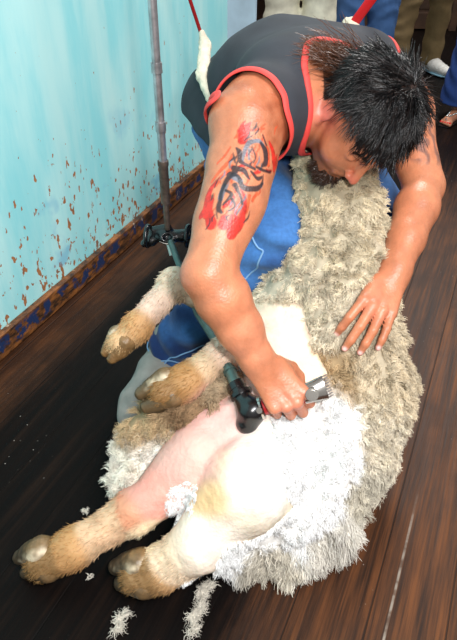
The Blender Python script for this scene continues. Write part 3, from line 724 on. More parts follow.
# tattoo on the right upper arm: strokes (x, y, half width) laid out along the arm
RED, ORG, INK, GRY = cr(196, 30, 26), cr(222, 84, 44), cr(34, 34, 42), cr(104, 112, 124)
tat = [(ORG, [[(208, 195, 1.2), (216, 187, 1.6), (224, 180, 1.3), (227, 173, .6)], [(214, 196, 1.2), (222, 190, 1.5), (227, 184, .8)], [(213, 178, .9), (220, 173, 1.1), (225, 166, .6)],
              [(245, 152, .7), (258, 149, .7)], [(212, 200, 2), (219, 192, 1)], [(229, 228, 1.6), (232, 218, 1.2), (229, 207, .8)], [(264, 178, 2), (263, 166, 1.2), (258, 155, .5)], [(243, 212, 1.4), (240, 226, 1.4)], [(250, 208, 1), (246, 216, 1.2)], [(221, 234, 1.5), (223, 226, .8)]]),
       (RED, [[(237, 160, 4.2), (239, 153, 4.2), (244, 146, 1)], [(235, 152, 2.2), (239, 144, .6)], [(204, 226, 4.5), (204, 216, 3.4), (206, 205, 2.8), (212, 197, 1.5)], [(198, 226, 2.5), (204, 224, 4), (208, 236, 4.6)],
              [(206, 222, 3), (209, 214, 1.4)], [(219, 238, 3.8), (220, 232, 2.4)], [(228, 245, 4), (226, 238, 2.6), (228, 230, 1.2)], [(230, 245, 4), (236, 238, 3.2), (238, 226, 2), (238, 214, 1.4), (235, 206, .8)],
              [(232, 241, 3), (232, 226, 1.2)], [(272, 176, 3.6), (270, 168, 3), (266, 158, .8)], [(272, 177, 3.6), (275, 166, 1.6)], [(276, 172, 2.5), (279, 163, .6)], [(233, 186, 1), (238, 184, 1.6)], [(246, 192, 1), (253, 188, 1.6)],
              [(241, 175, .8), (239, 168, .8)], [(262, 184, 1.5), (268, 182, 1)], [(219, 222, 1.3), (225, 218, 1.5)], [(226, 222, 1), (228, 214, 1)]]),
       (GRY, [[(237, 180, 1), (239, 170, 1.6), (244, 163, 2), (253, 161, 1.8), (258, 164, 1.4)], [(243, 178, .8), (243, 169, .9)], [(216, 214, 2), (221, 203, 2.2)], [(228, 194, 2.6), (234, 200, 2.4)]]),
       (INK, [[(256, 163, 1.2), (260, 168, 2.6), (261, 177, 2.4), (256, 183, 1)], [(231, 167, .8), (234, 172, 1.9), (234, 179, 1.9), (240, 184, 1.6), (248, 187, 1.2)], [(229, 190, 2.4), (223, 197, 2), (218, 208, 1.4), (214, 222, 1.8), (218, 227, 1)],
              [(224, 192, 2), (232, 195, 1.2), (235, 203, 2.2), (241, 206, 2), (250, 204, 2), (256, 197, 1)], [(228, 187, 2.4), (237, 190, 2), (242, 197, 1)], [(222, 208, 1.2), (226, 212, 1.5), (218, 220, .9)], [(229, 203, 1.6), (233, 210, 1.4), (236, 220, .9)],
              [(258, 155, .6), (262, 162, .9)], [(250, 185, 1), (258, 186, 1.4), (267, 183, 1)], [(244, 190, 1), (250, 195, 1.6), (256, 192, 1)], [(226, 216, 1), (230, 222, .9), (224, 226, .8)], [(247, 156, .5), (240, 160, .6)], [(214, 232, .5), (213, 222, .5)], [(247, 168, .6), (250, 175, .6), (247, 181, .6)]])]
uR = nrm(REL-RSH); Lr = np.linalg.norm(REL-RSH)
o2 = V3(257, 110, 0)[:2]; a2 = np.array([209-257, 274-110], float); L2 = np.linalg.norm(a2); a2 /= L2; w2 = np.array([a2[1], -a2[0]])
N3 = nrm(V3(0, 0, CAMH)-lerp(RSH, REL, .6)); N3 = nrm(N3-uR*np.dot(N3, uR)); W3 = np.cross(N3, uR); W3 = W3*(1 if W3[0] > 0 else -1)
am = cone(mv2, lerp(RSH, REL, .1), REL, .095, .08) < 0; vi = np.where(am)[0]; off = mv2[vi]-RSH
s_ = (off@uR)/Lr*L2; ow, on = off@W3, off@N3; phi = np.arctan2(ow, on); RPf = lambda y: 41-13*np.clip(y/171, 0, 1); RP = RPf(s_)
pd = np.stack([s_, phi*RP*.95], 1)+np.stack([vnoise(mv2[vi]*70, 1), vnoise(mv2[vi]*70, 2)], 1)*1.1
R2 = np.random.default_rng(3)
for base, cnt in ((0, 26), (3, 16), (2, 10)):      # fine flame licks and scales between the main strokes
    for _ in range(cnt):
        y0 = R2.uniform(150, 240); x0 = 257-(y0-110)*.29+R2.uniform(-24, 26); ln_ = R2.uniform(5, 13); bn_ = R2.uniform(-3, 3)
        tat[base][1].append([(x0, y0, .5), (x0+bn_+ln_*.2, y0-ln_*.5, .75), (x0+ln_*.45, y0-ln_, .25)])
for col, strokes in tat:
    best = np.full(len(vi), 9.)
    for st0 in strokes:
        A0 = np.array(st0, float); st = st0
        if len(A0) > 2:
            Pd = np.vstack([2*A0[0]-A0[1], A0, 2*A0[-1]-A0[-2]]); st = []
            for i in range(1, len(Pd)-2):
                for t in (0, .25, .5, .75):
                    a_, b_, c_, d_ = Pd[i-1:i+3]; st.append(.5*((2*b_)+(c_-a_)*t+(2*a_-5*b_+4*c_-d_)*t*t+(3*b_-a_-3*c_+d_)*t**3))
            st.append(A0[-1])
        q = np.array([[np.dot(np.array(z[:2])-o2, a2), np.dot(np.array(z[:2])-o2, w2)] for z in st]); q[:, 1] = np.arcsin(np.clip(q[:, 1]/RPf(q[:, 0]), -.97, .97))*RPf(q[:, 0])*.95
        for i in range(len(q)-1):
            ab = q[i+1]-q[i]; t = np.clip(((pd-q[i])@ab)/(ab@ab+1e-9), 0, 1)
            best = np.minimum(best, np.linalg.norm(pd-q[i]-t[:, None]*ab, axis=1)-1.2*(st[i][2]*(1-t)+st[i+1][2]*t))
    k = np.clip(.5-best/1.1, 0, 1)*.92*(np.abs(phi) < 2.0); k = k[:, None]
    colv = col[None]*(1+.35*fbm(mv2[vi]*150, 2, 9))[:, None]
    if col is RED or col is ORG:
        e_ = (np.clip(1-np.abs(best+.2)/.7, 0, 1)*.55)[:, None]; colv = colv*(1-e_)+cr(90, 20, 22)[None]*e_
    mc2[vi] = mc2[vi]*(1-k)+colv*k
# smoky scroll tattoo on the left shoulder
uL = nrm(LEL-LSH); q3 = LSH+(LEL-LSH)*.55+V3(.02, -.05, .03); dd = np.linalg.norm(mv2-q3, axis=1)
sw = np.sin((mv2@nrm(V3(1, .5, -.3)))*210+4*fbm(mv2*26, 2, 21)); k = (np.clip((.065-dd)/.015, 0, 1)*np.clip(sw*1.6+.1, 0, 1)*.6)[:, None]*((cone(mv2, LSH, LEL, .1, .08) < 0)[:, None])
mc2 = mc2*(1-k)+cr(70, 62, 68)[None]*k
m_skin = mat('skin', attr=True, rough=.38, sss=.08, spec=.55, bump=(230, .42, .0022), var=.16, varsc=38)
man = empty('person', (PEL[0], PEL[1], 0), 'man in dark sleeveless top and blue jeans bending over the sheep with shears', 'person')
mkobj('body', mv2, mq2, m_skin, man, np.clip(mc2, 0, 1))

# ---- sleeveless top with coral binding
def F_top(p):
    d = smin(F_torso(p), F_arms(p), .03)
    d = smin(d, smin(ell(p, PEL-V3(0, 0, .03), (.148, .125, .14), [LAT, np.cross(V3(0, 0, 1), LAT), V3(0, 0, 1)]), cone(p, RH-V3(.0, 0, .02), lerp(RH, RK, .5), .112, .098), .03)-.004, .03)
    h = (p-PEL)@spd
    fl_ = np.clip(-h/.12, 0, 1)*.006
    w_ = .0035*np.sin((p@LAT)*75+3*vnoise(p*9, 3))*np.clip(.25-h, 0, .2)*5*.8+.004*vnoise(p*13, 7)
    return d-.009-fl_-w_
tv, tq = mesh_sdf(F_top, PEL-V3(.35, .75, .36), PEL+V3(.55, .3, .42), .0045)
armR = np.minimum(cone(tv, RSH+(RSH-SPC)*.12, lerp(RSH, REL, .5), .078, .12), cone(tv, lerp(RSH, REL, .5), REL, .12, .12)); armL = np.minimum(cone(tv, LSH+(LSH-SPC)*.02+dor*.03, lerp(LSH, LEL, .6), .112, .13), cone(tv, LEL, LWR, .10, .12))
nk = ell(tv, NB+spd*.035+V3(-.008, -.02, .0), (.096, .11, .12), [LATS, nrm(np.cross(dor, LATS)), dor])
hm = (tv-PEL)@spd+.06+.006*vnoise(tv*14, 3)
msk = (armR > 0) & (armL > 0) & (nk > 0) & (hm > 0) & (tv[:, 2]+.05*(tv[:, 0]+.05)+.005*vnoise(tv*20, 3) > .632)
tv2, tq2, _ = keep(tv, tq, msk)
def loops(Q):
    e = np.stack([Q, np.roll(Q, -1, 1)], -1).reshape(-1, 2); s = set(map(tuple, e)); nx = {}
    for a, b in s:
        if (b, a) not in s: nx.setdefault(a, []).append(b)
    out = []
    while nx:
        a = next(iter(nx)); lp = [a]
        while True:
            if a not in nx: break
            b = nx[a].pop(); 
            if not nx[a]: del nx[a]
            if b == lp[0]: break
            lp.append(b); a = b
        if len(lp) > 40: out.append(lp)
    return out
lps = loops(tq2)
# relax the cut edges so that the bindings run smoothly
for lp in lps:
    x = tv2[lp]
    for _ in range(14): x = x*.4+.3*np.roll(x, 1, 0)+.3*np.roll(x, -1, 0)
    tv2[lp] = x
def solid(v, q, th, Fg):
    g = grad(Fg, v); vi_ = v-g*th; n_ = len(v)
    e = np.stack([q, np.roll(q, -1, 1)], -1).reshape(-1, 2); key = e[:, 0].astype(np.int64)*n_+e[:, 1]; rk = e[:, 1].astype(np.int64)*n_+e[:, 0]
    b = e[~np.isin(key, rk)]
    return np.concatenate([v, vi_]), np.concatenate([q, q[:, ::-1]+n_, np.stack([b[:, 1], b[:, 0], b[:, 0]+n_, b[:, 1]+n_], 1)])
m_top = mat('charcoal_jersey', tuple(srgb(47, 50, 57)), .85, var=.22, varsc=14, bump=(420, .3, .0012))
m_bind = mat('coral_binding', tuple(srgb(228, 72, 66)), .7, bump=(300, .3, .001))
V_, Q_ = solid(tv2, tq2, .0025, F_top)
top = mkobj('tank_top', V_, Q_, m_top, man)
for lp in lps:
    x = tv2[lp]; c = x.mean(0)
    if min(np.linalg.norm(c-z_) for z_ in (NB, RSH, LSH)) > .17: continue
    g = grad(F_top, x); n_ = len(x); tn = np.roll(x, -2, 0)-np.roll(x, 2, 0); tn /= np.linalg.norm(tn, axis=1)[:, None]; b_ = np.cross(tn, g)
    for _ in range(6): g = g*.5+.25*np.roll(g, 1, 0)+.25*np.roll(g, -1, 0); b_ = b_*.5+.25*np.roll(b_, 1, 0)+.25*np.roll(b_, -1, 0)
    V = []; 
    for j in range(8):
        an = 6.2832*j/8; V.append(x+b_*(.0075*math.cos(an))+g*(.0028*math.sin(an)+.0006))
    V = np.stack(V, 1).reshape(-1, 3)
    Qb = np.array([[i*8+j, ((i+1) % n_)*8+j, ((i+1) % n_)*8+(j+1) % 8, i*8+(j+1) % 8] for i in range(n_) for j in range(8)])
    tag(mkobj('binding', V, Qb, m_bind, top), 'coral red binding')

# ---- jeans
def F_jeans(p):
    d = smin(ell(p, PEL-V3(0, 0, .03), (.148, .125, .14), [LAT, np.cross(V3(0, 0, 1), LAT), V3(0, 0, 1)]), cone(p, PEL-LAT*.05, PEL+LAT*.05, .118, .118), .05)
    kR = chain(p, [RH-V3(.0, 0, .02), lerp(RH, RK, .5), RK, lerp(RK, RAK, .45), RAK], [.110, .100, .076, .070, .068], .03)
    kL = chain(p, [LH-V3(.0, 0, .02), lerp(LH, LK, .5), LK, lerp(LK, LAK, .45), LAK], [.112, .098, .078, .070, .068], .03)
    d = smin(smin(d, kR, .04), kL, .04)
    f = .0050*np.sin(p[:, 2]*70+p[:, 0]*50+4*vnoise(p*7, 3))+.006*vnoise(p*16, 4)+.003*vnoise(p*38, 5)
    return d+f
jv, jq = mesh_sdf(F_jeans, np.min([RAK, RK, LAK, PEL], 0)-.2, np.max([LAK, LH, PEL, LK], 0)+.2, .005)
cutR = (jv-RAK)@nrm(RK-RAK)+.02; cutL = (jv-LAK)@nrm(LK-LAK)+.03
m1 = ~((cutR < 0) & (np.linalg.norm(jv-RAK, axis=1) < .16)) & ~((cutL < 0) & (np.linalg.norm(jv-LAK, axis=1) < .16))
j2, jq2, _ = keep(jv, jq, m1)
fade = np.clip(.5+fbm(j2*9, 3, 4)*.5, 0, 1); wear = np.clip(1.3-np.linalg.norm(j2-RK, axis=1)/.16, 0, 1)*.4+np.clip(1.3-np.linalg.norm(j2-LK, axis=1)/.16, 0, 1)*.4
jc = lerp(cr(14, 46, 98)[None], cr(62, 116, 180)[None], np.clip((fade-.5)*1.5+.35+wear*.9, 0, 1)[:, None])
m_denim = mat('blue_denim', attr=True, rough=.85, var=.14, varsc=120, bump=(500, .4, .001), sheen=.1)
V_, Q_ = solid(j2, jq2, .003, F_jeans)
jeans = mkobj('jeans', V_, Q_, m_denim, man, np.concatenate([jc, jc*.8]))
m_thread = mat('pale_seam_thread', tuple(srgb(120, 160, 200)), .8)
def proj(F, x, it=5):
    for _ in range(it): x = x-grad(F, x)*F(x)[:, None]
    return x
def seam(pts, r=.0022, off=.001, name='seam', m=m_thread, parent=jeans, F=F_jeans):
    pts = np.array(pts); t = np.linspace(0, len(pts)-1, 60); x = np.stack([np.interp(t, np.arange(len(pts)), pts[:, k]) for k in range(3)], 1)
    for _ in range(40): x[1:-1] = (x[:-2]+x[2:])/2
    x = proj(F, x)+grad(F, x)*off; b = MB(); b.tube(list(x), r, 6); return b.build(name, m, parent, True)
seam([P(240, 190, 1.45), P(262, 215, 1.4), P(270, 240, 1.38), P(262, 262, 1.4), P(235, 290, 1.45)])
seam([P(205, 345, 1.65), P(180, 352, 1.66), P(165, 362, 1.68), P(160, 372, 1.7)])
hx = [RAK+.0*V3(1, 0, 0)+nrm(RK-RAK)*-.004+(np.array([math.cos(a), math.sin(a), 0])*.07) for a in np.linspace(0, 6.28, 17)]
seam(hx, .0022, .001, 'hem_stitching')

# ---- felt moccasins
m_felt = mat('grey_felt', tuple(srgb(150, 146, 140)), .95, var=.12, varsc=30, bump=(90, .5, .003))
def mocc(heel, toe, ankle):
    d = nrm(toe-heel); L = np.linalg.norm(toe-heel)
    def F(p):
        e = chain(p, [heel+V3(0, 0, .05), lerp(heel, toe, .4)+V3(0, 0, .048), lerp(heel, toe, .78)+V3(0, 0, .035), toe-d*.03+V3(0, 0, .028)], [.045, .05, .05, .04], .02)
        e = smin(e, cone(p, lerp(heel, toe, .12)+V3(0, 0, .05), ankle, .052, .050), .03)
        return smax(e+.002*vnoise(p*40, 2), .002-p[:, 2], .004)
    v, q = mesh_sdf(F, np.min([heel, toe, ankle], 0)-.1, np.max([heel, toe, ankle], 0)+.12, .005)
    return mkobj('moccasin', v, q, m_felt, man)
rt = F0(128, 432); rh = rt+nrm(V3(RAK[0], RAK[1]+.07, 0)-rt)*.34
mocc(rh, rt, RAK+V3(0, 0, .03)); mocc(V3(LAK[0], LAK[1]+.08, 0), V3(LAK[0]-.02, LAK[1]-.17, 0), LAK+V3(0, 0, .05))

# ---- hair and beard
m_hair = mat('dark_glossy_hair', attr=True, rough=.3, spec=.6)
def hw(x): return HC+(x@np.array(HM))*HS          # head-local to world
N = 7500
u_ = rng.normal(0, 1, (N*4, 3)); u_ /= np.linalg.norm(u_, axis=1)[:, None]
u_ = u_*np.array([.080, .100, .090])+np.array([0, -.012, .035])
front = u_[:, 1] > .045
ok = ((u_[:, 2] > .060) | ((u_[:, 1] < .045) & (u_[:, 2] > .075-1.0*(.055-u_[:, 1]))) | ((u_[:, 1] < -.035) & (u_[:, 2] > -.06)))
ok &= ~((np.abs(u_[:, 0]) > .055) & (u_[:, 2] < .035) & (u_[:, 1] > -.035))
u_ = u_[ok][:N]; N = len(u_)
nn = (u_-np.array([0, -.012, .035]))/np.array([.080, .100, .090])**2; nn /= np.linalg.norm(nn, axis=1)[:, None]
crown = np.array([-.01, -.02, .125])
tg = u_-crown; tg -= nn*(tg*nn).sum(1)[:, None]; tg /= np.maximum(np.linalg.norm(tg, axis=1), 1e-6)[:, None]
tg = tg+np.stack([vnoise(u_*60, s) for s in (1, 2, 3)], 1)*.95
dl = tg*1.0+nn*.10
HMa = np.array(HM)
def fol(p, d, t):
    q = head_local(p, HC, HM)/HS; e = ell(q, (0, -.012, .035), (.080, .100, .090))
    g = (q-np.array([0, -.012, .035]))/np.array([.080, .100, .090])**2; g /= np.linalg.norm(g, axis=1)[:, None]
    push = np.clip(.0035-e, 0, .02)[:, None]
    return p+(g@HMa)*push*HS, d
bk = rng.random(N) < .25
colh = np.repeat(cr(9, 8, 9)[None], N, 0)*rng.uniform(.5, 1.6, N)[:, None]; colh[bk] = cr(30, 22, 20)
ln = rng.uniform(.028, .052, N)*np.where((u_[:, 2] < .055) & (np.abs(u_[:, 0]) > .045) & (u_[:, 1] > -.02), .42, 1.0)
V1, Q1, C1 = strands(hw(u_), dl@HMa, ln, .0011, 6, 3, .0010, .8, .25, .16, follow=fol, cols=colh, tipcol=colh*1.6, tip=.3)
# long locks from the nape falling over neck and shoulder
M_ = 1200; r2 = np.stack([rng.uniform(-.065, .062, M_), rng.uniform(-.115, -.075, M_), rng.uniform(-.05, .03, M_)], 1)
g2 = (r2-np.array([0, -.012, .035]))/np.array([.080, .100, .090]); g2 /= np.linalg.norm(g2, axis=1)[:, None]; r2 = g2*np.array([.080, .100, .090])+np.array([0, -.012, .035])
tgt = P(296, 80, 1.22)-HC
dirn = (tgt/np.linalg.norm(tgt))[None]+np.stack([vnoise(r2*30, s) for s in (4, 5, 6)], 1)*.55+rng.normal(0, .16, (M_, 3))
c2 = np.repeat(cr(44, 26, 18)[None], M_, 0)*rng.uniform(.6, 1.6, M_)[:, None]
def fol2(p, d, t):
    e = F_top(p); g = grad(F_top, p); return p+g*np.clip(.004-e, 0, .03)[:, None], d
V2, Q2, C2 = strands(hw(r2), dirn, rng.uniform(.05, .125, M_), .0011, 8, 3, .004, 1.2, .35, .12, follow=fol2, cols=c2, tipcol=np.repeat(cr(104, 62, 38)[None], M_, 0), tip=.3)
V_, Q_, C_ = joinsets([(V1, Q1, C1), (V2, Q2, C2)])
tag(mkobj('hair', V_, Q_, m_hair, man, C_), 'dark swept hair with longer brown locks over the neck')
nb_ = 1600; th = rng.uniform(-1.25, 1.25, nb_); zz = rng.uniform(-.112, -.066, nb_)
b0 = np.stack([np.sin(th)*.060, .03+np.cos(th)*.055, zz], 1)
okb = ((np.abs(th) < .5) & (zz < -.078)) | ((zz < -.092) & (np.abs(th) < 1.0)); b0 = b0[okb]; 
wv = proj(F_man, hw(b0), 4); wn_ = grad(F_man, wv)
V_, Q_, C_ = strands(wv, wn_*.6-(HU*.8)[None], rng.uniform(.010, .022, len(wv)), .0011, 3, 3, .0005, 1, 0, .3, cols=np.repeat(cr(58, 36, 24)[None], len(wv), 0), tip=.4)
mkobj('beard', V_, Q_, m_hair, man, C_)
for sg in (-1, 1):
    t_ = rng.uniform(0, 1, 160); r_ = np.stack([sg*(.012+.034*t_), .090-.012*t_, .026+.004*np.sin(t_*3)+rng.normal(0, .0015, 160)], 1)
    r_ = proj(F_man, hw(r_), 4)
    V_, Q_, C_ = strands(r_, grad(F_man, r_)*.4+sg*HR[None]*.9, .008, .0006, 2, 3, 0, 1, 0, .2, cols=np.repeat(cr(30, 20, 16)[None], len(r_), 0), tip=.4)
    mkobj('eyebrow', V_, Q_, m_hair, man, C_)

# ================================================================== SHEARING GEAR
m_steel = mat('worn_steel_tube', tuple(srgb(168, 164, 166)), .3, metal=.7, var=.35, varsc=40)
m_rust = mat('rusty_steel', tuple(srgb(104, 88, 78)), .55, metal=.6, var=.4, varsc=60)
m_blackm = mat('black_enamel', tuple(srgb(16, 16, 18)), .25, spec=.7)
m_green = mat('grey_green_painted_tube', tuple(srgb(92, 116, 112)), .35, metal=.4, var=.2, varsc=50)
m_red = mat('red_rubber_grip', tuple(srgb(176, 18, 24)), .4)
m_chrome = mat('bright_steel', tuple(srgb(190, 186, 180)), .22, metal=1)
J = P(168, 236, 1.60)
dt = empty('shearing_downtube', (J[0], J[1], J[2]), 'long steel overhead drive tube hanging by the blue wall with flexible lower arm', 'shearing machine')
b = MB(); b.tube([V3(J[0], J[1], 2.5), V3(J[0], J[1], J[2]+.20)], .0098, 16); b.build('upper_tube', m_steel, dt, 'auto')
b = MB(); b.tube([V3(J[0], J[1], J[2]+.205), V3(J[0], J[1], J[2]+.195), V3(J[0], J[1], J[2]+.19), V3(J[0], J[1], J[2]+.095)], [.0135, .0135, .0118, .0118], 16); b.build('coupling_sleeve', m_rust, dt, 'auto')
for z_ in (.30, .43): b = MB(); b.tube([V3(J[0], J[1], J[2]+z_), V3(J[0], J[1], J[2]+z_-.022)], .0125, 16); b.build('tube_collar', m_steel, dt, 'auto')
b = MB(); b.tube([V3(J[0], J[1], J[2]+.10), V3(J[0], J[1], J[2]+.02)], .0075, 12); b.build('connecting_rod', m_rust, dt, 'auto')
def F_elb(p):
    d = ell(p, J, (.030, .026, .017)); d = smin(d, cone(p, J+V3(-.045, 0, -.014), J+V3(-.062, 0, -.022), .016, .011), .02)
    d = smin(d, cone(p, J+V3(.042, 0, .0), J+V3(.055, .0, .006), .018, .014), .02)
    d = smin(d, cone(p, J+V3(0, .01, .02), J+V3(-.04, .012, .01), .010, .010), .01)
    return smax(d, -ell(p, J+V3(0, -.022, .008), (.013, .013, .009)), .003)
v, q = mesh_sdf(F_elb, J-.1, J+.1, .0025); mkobj('elbow_joint', v, q, m_blackm, dt)
for sg in (-1, 1):
    b = MB()
    ring = [J+V3(sg*.052+.004*math.cos(a), .026*math.cos(a), .026*math.sin(a)) for a in np.linspace(0, 2*math.pi, 17)]
    b.tube(ring, .006, 8, cap=False); b.build('gear_guard', m_blackm, dt, True)
ring = [J+V3(.022*math.cos(a), -.010+.01*math.sin(a), .012*math.sin(a)) for a in np.linspace(0, 2*math.pi, 21)]
b = MB(); b.tube(ring, .0035, 8, cap=False); b.tube([J+V3(.005, -.012, -.012), J+V3(.012, -.03, -.04)], [.011, .009], 12); b.build('bright_ring', m_chrome, dt, 'auto')
TB, HP = P(172, 250, 1.575), P(238, 388, 1.22)
b = MB(); b.tube([TB+V3(-.004, .02, .012), lerp(TB, HP, .5)+V3(-.006, 0, -.012), lerp(TB, HP, .72), lerp(TB, HP, .74)], [.0085, .009, .009, .0105], 14)
b.tube([lerp(TB, HP, .74), HP], .0118, 14); b.tube([lerp(TB, HP, .90), lerp(TB, HP, .91)], .0145, 14); b.build('lower_tube', m_green, dt, 'auto')
# handpiece gripped in the fist
HB, HE = P(250, 411, 1.200), P(308, 393, 1.182)
hd = nrm(HE-HB); hu = nrm(tow-hd*np.dot(tow, hd)); hr = np.cross(hd, hu)
hp = empty('shearing_handpiece', HB, 'red gripped handpiece with black joint held in the shearer\'s fist', 'shears')
b = MB(); b.tube([lerp(HB, HE, .15), lerp(HB, HE, .5), lerp(HB, HE, .80), lerp(HB, HE, .92)], [.017, .0165, .017, .018], 18); b.build('red_grip', m_red, hp, 'auto')
def F_j(p):
    d = ell(p, HB+hd*.004, (.027, .030, .026), [hd, hu, hr]); d = smin(d, cone(p, HB, HP-nrm(HP-TB)*.0, .021, .017), .012)
    d = smin(d, cone(p, HB+hd*.01-hr*.0, HB-hd*.006+V3(0, -.01, -.022), .022, .022), .01)
    for k_ in range(3): d = smax(d, -(np.abs((p-HB)@hd+.016-.010*k_)-.0012), .002) if False else d
    return d
v, q = mesh_sdf(F_j, HB-.1, HB+.11, .0022); mkobj('black_joint', v, q, m_blackm, hp)
b = MB(); b.tube([HP+(HB-HP)*-.25, HP+(HB-HP)*.02], [.0175, .0185], 16); b.tube([HP+(HB-HP)*.2, HP+(HB-HP)*.34], .0235, 16); b.build('collar', m_blackm, hp, 'auto')
b = MB(); q0 = HB+hd*.026; b.tube([q0-hd*.006, q0], .0235, 20); b.tube([q0+hu*.026-hd*.004, q0+hu*.030-hd*.004], .006, 10); b.build('ferrule', m_chrome, hp, 'auto')
b = MB(); q0 = lerp(HB, HE, .92); b.tube([q0, q0+hd*.02, q0+hd*.045], [(.019, .017), (.021, .015), (.024, .006)], 18, flat=hr)
b.tube([q0+hd*.018+hu*.010, q0+hd*.018+hu*.034], [.0115, .0125], 16); b.tube([q0+hd*.018+hu*.034, q0+hd*.018+hu*.037], .009, 14); b.build('cutter_head', m_chrome, hp, 'auto')
b = MB()
for k_ in range(9):
    o_ = q0+hd*.040+hr*(-.021+.0052*k_); b.tube([o_, o_+hd*.014-hu*.018], [.002, .0008], 6)
b.build('comb', m_steel, hp, 'auto')

# ================================================================== BACK SUPPORT SLING
m_cord = mat('red_cord', tuple(srgb(178, 16, 22)), .6, bump=(400, .4, .001))
m_strap = mat('red_webbing', tuple(srgb(206, 30, 36)), .55, bump=(400, .3, .001))
m_sheepskin = mat('cream_sheepskin', tuple(srgb(222, 212, 190)), .95, var=.12, varsc=50, bump=(160, .6, .004))
S1, S1b = P(205, 46, 1.56), P(213, 104, 1.50)
S2, S2b = P(349, 30, 1.50), P(366, 52, 1.52)
sl = empty('back_support_sling', (S1[0], S1[1], 2.3), 'sling of red cords and cream sheepskin sleeves hanging around the shearer', 'sling')
def F_sl(p):
    return chain(p, [S1+V3(-.006, 0, .03), S1, lerp(S1, S1b, .5)+V3(-.014, -.01, 0), S1b, S1b+V3(.05, .03, -.07)], [.009, .015, .017, .012, .012], .008)+.0025*vnoise(p*120, 2)
v, q = mesh_sdf(F_sl, np.min([S1, S1b], 0)-.16, np.max([S1, S1b], 0)+.14, .0032); mkobj('sheepskin_sleeve', v, q, m_sheepskin, sl)
def F_sl2(p): return cone(p, S2+V3(.0, 0, .008), S2b, .021, .019)+.0025*vnoise(p*120, 2)
v, q = mesh_sdf(F_sl2, np.min([S2, S2b], 0)-.08, np.max([S2, S2b], 0)+.08, .0032); mkobj('sheepskin_sleeve', v, q, m_sheepskin, sl)
def ext(a, b, z): t = (z-a[2])/(b[2]-a[2]); return a+(b-a)*t
c1 = ext(S1, P(190, 0, 1.50), 2.25); c2 = ext(S2, P(371, 0, 1.43), 2.25)
b = MB(); b.tube([S1, c1], .0045, 10); b.build('red_cord', m_cord, sl, True)
b = MB(); b.tube([S2, c2], [(.0125, .0045)]*2, 12, flat=V3(1, 0, 0)); b.build('red_strap', m_strap, sl, 'auto')
b = MB(); b.tube([c1, c2], .014, 12); b.build('spreader_bar', m_rust, sl, 'auto')

